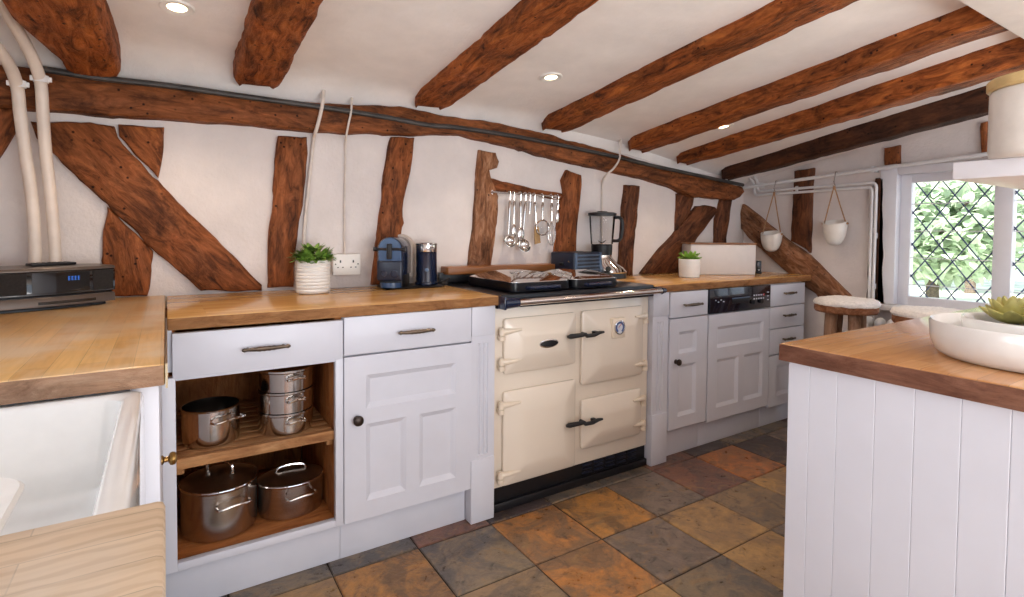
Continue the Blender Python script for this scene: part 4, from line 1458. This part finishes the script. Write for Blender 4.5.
def uten(name, label, xtop, kind, bottom, mat='steelp', lean=0, size=None):
    """xtop/bottom in photo pixels along the rail plane"""
    ytop = 191.8 + (xtop - 492) * .0765
    T = bw(xtop, ytop, YU)
    Q = bw(*bottom, YU + .004)
    u = thing(name, label, 'utensil', T, 'steel utensils hanging from the rail')
    b = B()
    # hook over the rail
    b.tube(bez([T + V((0, .010, -.006)), T + V((0, .012, .006)), T + V((0, .0, .011)), T + V((0, -.010, .004)), T + V((0, -.008, -.02)), T + V((0, -.006, -.04))], 5), .0028, 8)
    b.make('hook', 'chrome', u)
    T2 = T + V((0, -.006, -.035))
    Q2 = V((Q.x, T2.y - .002, Q.z))
    L = (T2 - Q2).length
    head = {'ladle': .035, 'spoon': .07, 'turner': .10, 'sieve': .075, 'whisk': .13, 'plain': .0, 'masher': .05}[kind]
    dirv = (Q2 - T2).normalized()
    E = T2 + dirv * (L - head)
    b = B()
    mid = T2.lerp(E, .5)
    b.tube([T2, T2.lerp(E, .1), mid, E], [.004, .0085, .0075, .0045], 10)
    b.make('handle', mat if kind != 'turner' else 'steelp', u)
    h = B()
    if kind == 'ladle':
        c = E + dirv * .035 + V((0, -.018, 0))
        MR = Matrix.Translation(c) @ Matrix.Rotation(R(62), 4, 'X')
        h.m = MR
        s_ = size or .035
        h.lathe((0, 0, 0), [(.004, -s_ * .8), (s_ * .6, -s_ * .62), (s_ * .92, -s_ * .25), (s_, 0), (s_ * .95, .001), (s_ * .86, -s_ * .25), (s_ * .5, -s_ * .56), (.003, -s_ * .7)], 28)
        h.make('ladle_bowl', 'steelp', u)
    elif kind == 'spoon':
        c = E + dirv * .035
        h.ball(c + V((0, -.004, 0)), .03, size or .8, .25, 1.25); h.make('spoon_bowl', 'steelp', u)
    elif kind == 'turner':
        sd_ = V((1, 0, 0)) - dirv * dirv.x
        sd_.normalize()
        w = .016
        poly = [E - sd_ * .010, E + dirv * .02 - sd_ * w, E + dirv * .10 - sd_ * (w + .004), E + dirv * .095 + sd_ * (w + .004), E + dirv * .02 + sd_ * w, E + sd_ * .010]
        h.prism([p + V((0, -.004, 0)) for p in poly], (0, .003, 0)); h.make('blade', 'gold', u, label='warm-toned flat blade')
    elif kind == 'sieve':
        c = E + dirv * .038
        s_ = .04
        h.tube([c + V((s_ * math.cos(t * PI / 16), -.004, s_ * math.sin(t * PI / 16))) for t in range(32)], .004, 8, closed=True)
        h.make('sieve_ring', 'steelp', u)
        h = B(Matrix.Translation(c + V((0, -.002, 0))) @ Matrix.Rotation(-PI / 2, 4, 'X'))
        h.lathe((0, 0, 0), [(s_, 0), (s_ * .85, .018), (s_ * .5, .03), (.004, .034)], 28); h.make('sieve_mesh', 'jar', u)
    elif kind == 'whisk':
        for k in range(5):
            a = PI * k / 5
            e = V((math.cos(a), math.sin(a), 0)) * .022
            h.tube(bez([E, E + dirv * .06 + e, E + dirv * .12 + e * .6, E + dirv * .13, E + dirv * .12 - e * .6, E + dirv * .06 - e, E], 5), .0012, 6)
        h.make('wires', 'steelp', u)
    elif kind == 'masher':
        c = E + dirv * .025
        h.m = Matrix.Translation(c + V((0, -.015, 0))) @ Matrix.Rotation(R(65), 4, 'X')
        h.lathe((0, 0, 0), [(.034, 0), (.036, .003), (.034, .006)], 28)
        h.make('slotted_head', 'steelp', u)
    return u


uten('ladle', 'steel ladle with a round bowl, leftmost on the utensil rail', 509.5, 'ladle', (507.5, 241))
uten('serving_spoon', 'long steel serving spoon just right of the leftmost ladle', 513.5, 'spoon', (513, 238), size=.5)
uten('serving_spoon', 'steel spoon just left of the large low-hanging ladle', 520, 'spoon', (520, 241), size=.7)
uten('ladle', 'large steel ladle hanging lowest, left of the golden turner', 525, 'ladle', (521.5, 245), size=.040)
uten('skewer', 'short thin steel skewer hanging left of the golden turner', 529.5, 'plain', (529, 214))
uten('turner', 'steel turner with a tilted golden blade', 534, 'turner', (537, 244))
uten('sieve', 'small round steel sieve hanging right of the golden turner', 542, 'sieve', (541.5, 234.5))
uten('whisk', 'long thin wire whisk near the right end of the rail', 551, 'whisk', (551, 245))
uten('spatula', 'short slim steel server, rightmost on the utensil rail', 557.5, 'spoon', (556, 223), size=.4)

# ------------------------------------------------------------------ toaster
TX = Matrix.Translation((1.895, 2.31, .9025)) @ Matrix.Rotation(R(13), 4, 'Z')
to = thing('toaster', 'dark blue toaster with horizontal ribbed side, beside the blender', 'toaster', (1.895, 2.31, .9025))
HW, HD = .118, .083
B(TX).box((-HW, -HD, .012), (HW, HD, .146), .010, 3).make('body', 'navy2', to)
for sx in (-.09, .09):
    for sy in (-.06, .06): B(TX).cyl((sx, sy, 0), (sx, sy, .014), .010, 12).make('foot', 'blackmat', to)
for k in range(6): B(TX).box((-HW + .018, -HD - .007, .026 + k * .020), (HW - .018, -HD + .002, .034 + k * .020), .002).make('rib', 'slot', to, label='grey-blue horizontal rib')
for s_ in (-1, 1): B(TX).box((s_ * (HW - .010) - .009, -HD - .008, .014), (s_ * (HW - .010) + .009, -HD + .003, .144), .003).make('end_trim', 'slot', to)
for s_ in (-.035, .035): B(TX).box((-HW + .02, s_ - .012, .1455), (HW - .02, s_ + .012, .1472)).make('bread_slot', 'blackmat', to)
b = B(TX); b.box((-HW - .012, -.012, .075), (-HW + .004, .012, .092), .003); b.make('lever', 'blackmat', to)
b = B(TX); b.ball((-HW - .001, -.045, .098), .0045); b.make('indicator', 'gold', to)

# ------------------------------------------------------------------ blender
bc = V((2.075, 2.30, .9005))
bl = thing('blender', 'countertop blender with clear jug, black lid and chrome base', 'blender', bc)
b = B()
BS = V((.040, -.030, 0))


def drift(prof, n=40):
    rg = []
    for r_, z, f_d in prof:
        c_ = bc + BS * f_d + V((0, 0, z))
        rg.append([c_ + V((math.cos(2 * PI * k / n) * r_ * 1.02, math.sin(2 * PI * k / n) * r_, 0)) for k in range(n)])
    return B().rings(rg)


drift([(.088, 0, 1), (.090, .004, 1), (.087, .030, 1)]).make('foot', 'blackmat', bl)
base = drift([(.087, .028, 1), (.089, .036, 1), (.082, .058, .8), (.066, .085, .35), (.056, .110, .08), (.054, .130, 0)]).make('base', 'chrome', bl, label='polished chrome base')
B().lathe(bc, [(.054, .128), (.058, .131), (.060, .184), (.056, .188)], 40).make('collar', 'black', bl)
b = B()
b.lathe(bc, [(.056, .188), (.062, .190), (.070, .30), (.073, .350), (.070, .350), (.067, .30), (.058, .196)], 40); jug = b.make('jug', 'jar', bl, label='clear glass jug')
B().lathe(bc, [(.073, .348), (.080, .350), (.080, .364), (.066, .368), (.03, .369), (.028, .374), (.01, .375)], 40).make('lid', 'blackmat', bl)
hd_ = V((.94, -.34, 0))
b = B()
b.tube(bez([bc + hd_ * .068 + V((0, 0, .338)), bc + hd_ * .104 + V((0, 0, .340)), bc + hd_ * .122 + V((0, 0, .315)), bc + hd_ * .120 + V((0, 0, .25)), bc + hd_ * .104 + V((0, 0, .212)), bc + hd_ * .060 + V((0, 0, .208))], 6), .0095, 10)
b.make('jug_handle', 'blackmat', bl)
b = B()
for k in range(4):
    a = R(90 * k + 20)
    b.tube([bc + V((0, 0, .196)), bc + V((math.cos(a) * .026, math.sin(a) * .026, .204 + .006 * (k % 2)))], [.004, .0015], 6)
b.make('blades', 'steelp', jug)
b = B(); d_ = V((-.7, -.71, 0)); b.m = Matrix.Translation(bc + BS * .8 + d_ * .081 + V((0, 0, .052))) @ V((0, 0, 1)).rotation_difference(V((-.66, -.68, .32))).to_matrix().to_4x4()
b.lathe((0, 0, 0), [(.016, -.004), (.016, .008), (.013, .011)], 24); b.make('dial', 'blackmat', base)

# ------------------------------------------------------------------ bread bin and phone
L0, R0_ = pZ(690.5, 272.8, .9) * .95, pZ(755.6, 273, .9) * .95
wd = V((R0_.x - L0.x, R0_.y - L0.y, 0)); ww = wd.length
BX = Matrix.Translation((L0.x, L0.y, .9005)) @ Matrix.Rotation(math.atan2(wd.y, wd.x), 4, 'Z')
bn = thing('bread_bin', 'cream metal bread bin with a thin wooden lid', 'bread bin', BX @ V((ww / 2, .075, 0)))
B(BX).box((0, 0, 0), (ww, .15, .186), .006, 3).make('bin_body', 'bin', bn)
B(BX).box((-.002, -.003, .1865), (ww + .002, .153, .196), .003).make('lid', 'binlid', bn, label='thin brown wooden lid')
q = pZ(758.5, 271.8, .9) * .955
PX = Matrix.Translation((q.x, q.y, .9005)) @ Matrix.Rotation(R(-45), 4, 'Z')
ph = thing('cordless_phone', 'small black cordless phone standing right of the bread bin', 'phone', (q.x, q.y, .9005))
B(PX).box((-.017, -.016, 0), (.017, .016, .012), .003).make('cradle', 'blackmat', ph)
hs = B(PX).box((-.0145, -.010, .011), (.0145, .010, .083), .005).make('handset', 'blackmat', ph)
B(PX).box((-.010, -.0112, .050), (.010, -.009, .070)).make('screen', 'navy', hs)
B(PX).box((-.004, -.0112, .020), (.004, -.009, .027)).make('key', 'whitem', hs)


# ------------------------------------------------------------------ window wall: pipes, planters, radiator
def wpipe(label, pts, r, clips=()):
    p = thing('heating_pipe', label, 'pipe', pts[0], 'white heating pipes on the window wall')
    B().tube(pts, r, 12).make('pipe_run', 'pipew', p)
    if clips:
        b = B()
        for c in clips:
            c = V(c); b.box(c + V((-.004, -.008, -.016)), V((XR + .01, c.y + .008, c.z + .016)), .002)
        b.make('pipe_clip', 'pipew', p)


XP = 3.395
y2 = [pX(743, 187, XP), pX(880, 168.4, XP), pX(954, 162, XP)]
wpipe('long white pipe along the top of the window wall carrying the hooks', [V((XP, 2.33, 1.475)), V((XP, y2[1].y, y2[1].z)), V((XP, .45, 1.585))], .011, [(XP, 2.2, 1.488), (XP, 1.5, y2[1].z - .0), (XP, .9, 1.548)])


def rnd_path(pts, r=.03, n=4):
    P = [V(p) for p in pts]; out = [P[0]]
    for i in range(1, len(P) - 1):
        a = P[i] + (P[i - 1] - P[i]).normalized() * r; c = P[i] + (P[i + 1] - P[i]).normalized() * r
        for k in range(n + 1):
            t = k / n
            out.append(a * (1 - t) ** 2 + P[i] * 2 * t * (1 - t) + c * t * t)
    return out + [P[-1]]


XQ = 3.415
f_ = lambda x, y: pX(x, y, XQ)
a0, a1, a2, a3 = f_(757.5, 180), f_(757.5, 191.5), f_(876.5, 182.5), f_(879.5, 300)
wpipe('outer white pipe looping across the window wall and down beside the window', rnd_path([a0 + V((0, .05, .05)), a0, a1, a2, V((XQ, a2.y, .66))]), .0085, [(XQ, a2.y, 1.15), (XQ, a2.y, .86), (XQ, 1.95, interp(1.95, [a2.y, a1.y], [a2.z, a1.z]))])
a1, a2 = f_(754.5, 195.5), f_(872.5, 187)
a0 = f_(754.5, 183)
wpipe('inner white pipe looping across the window wall and down beside the window', rnd_path([a0 + V((0, .05, .05)), a0, a1, a2, V((XQ, a2.y, .66))]), .0085, [(XQ, a2.y, 1.18), (XQ, a2.y, .90)])


def planter(label, hook, apex, l, r, bot, bright):
    X = 3.38
    H_ = pX(*hook, X); A = pX(*apex, X); Lp = pX(*l, X); Rp = pX(*r, X); Bp = pX(*bot, X)
    H_ = V((XP, H_.y, H_.z))
    rad = abs(Lp.y - Rp.y) / 2 * .93
    c = V((X - .02, (Lp.y + Rp.y) / 2, (Lp.z + Rp.z) / 2))
    A = V((X - .02, A.y, A.z))
    hgt = c.z - Bp.z
    p = thing('hanging_planter', label, 'planter', (c.x, c.y, Bp.z), 'white hanging planters')
    n = 32
    b = B()
    prof = []
    for k in range(9):
        t = k / 8
        prof.append((rad * math.sin(max(.06, t) * PI / 2) ** .72, -hgt * 1.06 * math.cos(t * PI / 2) ** .95))
    prof += [(rad - .006, .0)] + [(rad * .93 * math.sin(max(.06, 1 - k / 6) * PI / 2) ** .72, -hgt * .93 * math.cos((1 - k / 6) * PI / 2)) for k in range(7)]
    rings = []
    for (r_, z) in prof:
        rg = []
        for k in range(n):
            a = 2 * PI * k / n
            dip = -.020 * max(0, -math.cos(a)) * max(0, 1 + z / hgt) + .012 * max(0, math.cos(a)) * max(0, 1 + z / hgt)
            rg.append(c + V((r_ * .85 * math.cos(a), r_ * math.sin(a), z + dip)))
        rings.append(rg)
    b.rings(rings)
    b.make('pot', 'stone', p, sharp=60)
    b = B()
    top = H_ + V((0, 0, .010))
    b.tube(bez([top + V((.012, 0, -.012)), top + V((.008, 0, .002)), top + V((-.008, 0, .003)), top + V((-.014, 0, -.02)), A + V((-.004, 0, .022)), A + V((.010, 0, .004)), A + V((.004, 0, -.008)), A + V((-.012, 0, 0))], 5), .0028, 8)
    b.make('hook', 'steelp', p)
    b = B()
    for s_ in (-1, 1):
        e = c + V((0, s_ * rad * .93, -.012))
        b.tube([A, A.lerp(e, .5) + V((0, .001, 0)), e], .0036, 8)
        b.ball(e + V((0, s_ * .008, 0)), .007)
    b.ball(A + V((0, 0, -.012)), .008, 1, 1, 1.6)
    b.make('cord', 'rope', p, label='tan cord')


planter('white hanging planter in front of the diagonal oak brace', (775, 183), (776, 192), (763, 232), (784, 232.5), (774, 250.5), 0)
planter('white hanging planter on the plain plaster right of the upright oak post', (835, 174), (836, 186), (824.5, 221), (849.5, 222), (837.5, 244), 1)

rd = thing('radiator', 'white column radiator on the window wall behind the stools', 'radiator', (3.38, 1.0, .1), None)
b = B()
for k in range(13):
    y = 1.49 - k * .06
    for xo in (-.03, .03): b.tube([(3.375 + xo, y, .12), (3.375 + xo, y, .66)], .014, 10)
    b.ball((3.375, y, .66), .03, 1.5, .8, 1.0, 14, 8); b.ball((3.375, y, .12), .03, 1.5, .8, 1.0, 14, 8)
b.make('columns', 'pipew', rd)
b = B(); b.cyl((3.375, 1.52, .09), (3.375, .74, .09), .012, 10)
for y in (1.49, .77): b.cyl((3.375, y, 0.0), (3.375, y, .1), .014, 10)
b.make('feet', 'pipew', rd)


# ------------------------------------------------------------------ stools
def stool(label, c, r, zt):
    s = thing('stool', label, 'stool', (c[0], c[1], 0), 'round wooden stools by the window')
    C0 = V((c[0], c[1], 0))
    b = B()
    n = 40
    rings = []
    for (k, z) in ((.80, zt - .066), (.96, zt - .064), (1.0, zt - .055), (1.0, zt - .028), (.97, zt - .022)):
        rings.append([C0 + V((math.cos(a) * r * k * (1 + .015 * math.sin(3 * a)), math.sin(a) * r * k * (1 + .02 * math.cos(2 * a)), z)) for a in [2 * PI * i / n for i in range(n)]])
    b.rings(rings); b.make('seat', 'stoolwood', s, grain=(1, .2, 0))
    b = B()
    nr, na = 10, 56
    rr_ = r * .97
    rings = []
    for (k, z) in ((.9, -.021), (1.02, -.020), (1.05, -.010), (1.02, .002), (.95, .008), (.85, .011), (.65, .012), (.4, .011), (.2, .012), (.03, .012)):
        rg = []
        for i in range(na):
            a = 2 * PI * i / na
            p = C0 + V((math.cos(a) * rr_ * k, math.sin(a) * rr_ * k, zt - .004 + z))
            j = noise.noise(p * 45) * .006 + noise.noise(p * 20) * .004
            rg.append(p + V((math.cos(a) * j, math.sin(a) * j, j * .8 if k < 1.0 else j - .004)))
        rings.append(rg)
    b.rings(rings); b.make('fleece_cover', 'fleece', s, label='white fleece seat cover')
    for k in range(4):
        a = R(45 + 90 * k + 12)
        e = V((math.cos(a), math.sin(a), 0))
        b = B(); b.tube([C0 + e * r * .50 + V((0, 0, zt - .06)), C0 + e * r * .62 + V((0, 0, .4)), C0 + e * r * .82], [.030, .027, .022], 12)
        b.make('leg', 'stoolleg', s, grain=(0, 0, 1))
    b = B()
    for k in range(4):
        a, a2_ = R(57 + 90 * k), R(57 + 90 * (k + 1))
        b.tube([C0 + V((math.cos(t) * r * .70, math.sin(t) * r * .70, .26)) for t in (a, a2_)], .010, 8)
    b.make('stretcher', 'stoolleg', s)


stool('round wooden stool with white fleece, in front of the diagonal oak brace', (3.05, 1.458), .150, .808)
stool('round wooden stool with white fleece, in front of the leaded window', (3.03, 1.065), .158, .800)

# ------------------------------------------------------------------ island
il = thing('kitchen_island', 'white tongue-and-groove kitchen island with a wood block top', 'island', (2.1, .1, 0))
ix0, ix1, iy0, iy1 = 1.232, 2.95, -.75, .712
B().box((ix0 + .012, iy0, .0), (ix1, iy1 - .012, .856)).make('carcass', 'paint', il)
bw_ = .0735


def boards(face):
    b = B()
    if face == 'x':
        y = iy1
        wl = [.050, .060, .075, .070, .074, .070]
        while y > iy0 + .01:
            y2_ = max(iy0, y - (wl.pop(0) if wl else bw_))
            b.box((ix0, y2_ + .0002, .0), (ix0 + .014, y - .0002, .8565), .0011, 1)
            y = y2_
    else:
        x = ix0 + .013
        while x < ix1 - .01:
            x2_ = min(ix1, x + bw_)
            b.box((x + .0002, iy1 - .014, .0), (x2_ - .0002, iy1, .8565), .0016, 1); x = x2_
    return b


boards('x').make('side_boards', 'paint', il, label='white vertical tongue-and-groove boards')
boards('y').make('end_boards', 'paint', il)
tp = B().box((1.216, iy0 - .02, .858), (2.98, .728, .900), .006).make('worktop', 'block_i', il, label='oiled wood block top')
b = B(); b.box((1.2145, iy0 - .02, .8595), (1.2175, .7265, .8975), .001); b.make('edge_strip', 'edge', tp, grain=(0, 1, 0), label='reddish dark front edge')

# dish with succulents
dc = V((1.490, .340, .9005))
ds = thing('double_dish', 'large white ceramic double-rimmed dish on the island', 'dish', dc)
DM = Matrix.Translation(dc)
b = B(DM)
b.lathe((0, 0, 0), [(.150, 0), (.160, .003), (.172, .014), (.178, .036), (.180, .070), (.177, .075), (.173, .071), (.167, .03), (.15, .014), (.12, .010)], 72)
b.make('outer_dish', 'ceramic', ds, sharp=60)
b = B(DM)
b.lathe((.032, .010, 0), [(.095, .0105), (.108, .014), (.119, .034), (.125, .072), (.124, .080), (.121, .081), (.116, .074), (.108, .040), (.09, .022), (.04, .020)], 72)
b.make('inner_dish', 'ceramic', ds, sharp=60)


B(DM).lathe((.032, .010, 0), [(.106, .048), (.09, .056), (.04, .061), (.006, .062)], 40).make('soil', 'soil', ds)


def rosette(label, c, s, sp=0):
    o = thing('succulent', label, 'succulent', c, 'olive green succulents in the white dish')
    b = B()
    for ring_, (cnt, el, L) in enumerate(((9, .28, 1.0), (8, .65, 1.0), (7, 1.0, .88), (4, 1.35, .7))):
        for k in range(cnt):
            a = 2 * PI * k / cnt + ring_ * .4 + sp
            d = V((math.cos(a) * math.cos(el), math.sin(a) * math.cos(el), math.sin(el)))
            sd = d.cross(V((0, 0, 1))).normalized(); un = sd.cross(d)
            rows = []
            for i in range(7):
                t = i / 6
                w = s * L * .31 * (math.sin(PI * min(.96, .16 + .80 * t)) ** .9)
                cc = V(c) + d * s * L * t + V((0, 0, .004)) + un * (s * .18 * t * t)
                rows.append([cc + sd * w * math.cos(q) + un * w * .42 * math.sin(q) for q in [2 * PI * j / 8 for j in range(8)]])
            b.rings(rows)
    b.make('leaves', 'succ', o, sharp=70)


ia = lambda x, y, z: DM @ V((x, y, z))
rosette('olive succulent rosette at the near left of the white dish', ia(.035, -.034, .062), .066, .2)
rosette('olive succulent rosette at the middle of the white dish', ia(.104, -.010, .068), .070, .9)
rosette('olive succulent rosette at the far side of the white dish', ia(.064, .056, .064), .066, .5)

# ------------------------------------------------------------------ floating shelf with canister
shf = thing('hanging_shelf', 'white shelf above the island at the right edge', 'shelf', (2.2, .4, 1.3))
sx = pZ(952, 180, 1.30)
SX0, SY1 = sx.x, sx.y
B().box((SX0, SY1 - .30, 1.300), (XR - .002, SY1, 1.345), .003).make('shelf_board', 'paint2', shf)
b = B()
b.box((XR - .06, SY1 - .28, 1.18), (XR - .002, SY1 - .25, 1.30), .004); b.box((XR - .06, SY1 - .05, 1.18), (XR - .002, SY1 - .02, 1.30), .004)
b.make('bracket', 'paint2', shf)
cc = V((SX0 + .050, SY1 - .165, 1.3455))
cn = thing('canister', 'large white ceramic canister with a pale wooden lid on the shelf', 'canister', cc)
B().lathe(cc, [(.098, 0), (.104, .004), (.106, .02), (.106, .158), (.102, .164), (.10, .164)], 56).make('canister_body', 'stone', cn, sharp=50)
B().lathe(cc, [(.098, .164), (.108, .165), (.112, .169), (.112, .187), (.108, .192), (.05, .193)], 56).make('lid', 'lidwood', cn, label='pale wooden lid')


# ------------------------------------------------------------------ downlights
def downlight(label, px, py):
    z = 1.9
    for _ in range(20):
        p = pZ(px, py, z); z = z + .5 * (ceil_z(p.x, p.y) - z)
    p = pZ(px, py, z)
    s = interp(p.x, [1.7, 2.5, 3.15, 3.45], [.125, .145, .182, .188])
    nrm = V((0, -s, -1)).normalized()
    m = Matrix.Translation(p) @ V((0, 0, -1)).rotation_difference(nrm).to_matrix().to_4x4()
    o = thing('downlight', label, 'downlight', p, 'recessed ceiling downlights')
    b = B(m); b.lathe((0, 0, 0), [(.028, .004), (.028, -.003), (.046, -.006), (.049, -.003), (.049, .008)], 32, cap0=False, cap1=False); b.make('bezel', 'pot', o)
    b = B(m); b.lathe((0, 0, 0), [(.028, -.001), (.02, -.002), (.004, -.0025)], 24); b.make('bulb', 'lamp', o, label='glowing warm bulb')
    L = bpy.data.lights.new('downlight_lamp', 'SPOT'); L.energy = 14; L.color = (1, .80, .58); L.spot_size = R(130); L.spot_blend = .6; L.shadow_soft_size = .03
    lo = bpy.data.objects.new('downlight_lamp', L); COL.objects.link(lo)
    lo.location = p + nrm * .02
    lo.rotation_euler = V((0, 0, -1)).rotation_difference(nrm).to_euler()


downlight('ceiling downlight between the two leftmost beams', 177, 7)
downlight('ceiling downlight above the cooker, between the middle beams', 551, 77)
downlight('ceiling downlight half hidden behind a long beam, toward the window wall', 724, 126.5)
downlight('ceiling downlight at the top right beside the white soffit', 982, 33)

# ------------------------------------------------------------------ garden outside the window
lw_ = B().box((3.9, -14, -.4), (30, 16, -.3)).make('lawn', 'lawn', keep=True)
tag(lw_, 'sunlit lawn outside the leaded window', 'lawn', kind='stuff')


def tree(label, c, h, r, mat, n):
    t = thing('garden_tree', label, 'tree', c, 'trees in the garden beyond the window')
    C0 = V(c)
    b = B(); b.tube([C0, C0 + V((.1, .05, h * .4)), C0 + V((0, .1, h * .75))], [.12, .09, .04], 8)
    for k in range(5):
        a = k * 1.3
        b.tube([C0 + V((.05, .05, h * .35 + k * .15)), C0 + V((math.cos(a) * r * .7, math.sin(a) * r * .7, h * .55 + k * .2))], [.05, .015], 6)
    b.make('trunk', 'bark', t)
    b = B()
    for k in range(n):
        u = V((random.gauss(0, 1), random.gauss(0, 1), random.gauss(0, 1))).normalized() * (random.random() ** .4)
        p = C0 + V((u.x * r, u.y * r, h * .62 + u.z * h * .42))
        d = V((random.gauss(0, 1), random.gauss(0, 1), random.gauss(0, 1)))
        leaf_mesh(b, p, d, random.uniform(.14, .26), random.uniform(.05, .09), .2)
    b.make('foliage', mat, t, recalc=False)


tree('broad haze-paled green tree seen through the middle of the leaded window', (17, 5.2, -.3), 6.5, 2.2, 'garden1', 6500)
tree('haze-tinted bluish-green tree seen through the upper leaded window', (22, 2.0, -.3), 8.5, 2.6, 'garden2', 6500)
tree('haze-paled green shrub seen low through the leaded window', (12.5, 4.4, -.3), 2.7, 1.7, 'garden1', 5000)
tree('tall haze-tinted bluish tree at the left of the leaded window', (22.5, 8.6, -.3), 8.5, 2.8, 'garden2', 6000)

# ------------------------------------------------------------------ light
w = bpy.data.worlds.new('sky'); scene.world = w; w.use_nodes = True
nt = w.node_tree
bg = nt.nodes['Background']
bg.inputs['Color'].default_value = (.76, .86, 1.0, 1)
bg.inputs['Strength'].default_value = 3.0
sun = bpy.data.lights.new('sun', 'SUN'); sun.energy = 22; sun.angle = R(3); sun.color = (1, .95, .86)
so_ = bpy.data.objects.new('sun', sun); COL.objects.link(so_)
so_.rotation_euler = V((0, 0, -1)).rotation_difference(V((.62, .05, -.78))).to_euler()

bl_ = bpy.data.lights.new('ceiling_fill', 'AREA'); bl_.energy = 84; bl_.shape = 'RECTANGLE'; bl_.size = 2.2; bl_.size_y = 1.0; bl_.color = (1, .95, .90)  # added fill behind the camera to brighten the ceiling; no lamp stands there
bo_ = bpy.data.objects.new('ceiling_fill', bl_); COL.objects.link(bo_); bo_.location = (1.2, -1.3, .75)
bo_.rotation_euler = V((0, 0, -1)).rotation_difference(V((.05, .62, .78)).normalized()).to_euler()
dl_ = bpy.data.lights.new('window_daylight', 'AREA'); dl_.energy = 22; dl_.shape = 'RECTANGLE'; dl_.size = 1.6; dl_.size_y = 1.2; dl_.color = (.82, .90, 1.0)
do_ = bpy.data.objects.new('window_daylight', dl_); COL.objects.link(do_); do_.location = (-1.6, .7, 1.75)
do_.rotation_euler = V((0, 0, -1)).rotation_difference(V((1, 0, -.45)).normalized()).to_euler()
vs_ = scene.view_settings
vs_.view_transform = 'Standard'
vs_.look = 'None'
vs_.exposure = -0.38
vs_.gamma = 1
vs_.use_curve_mapping = False
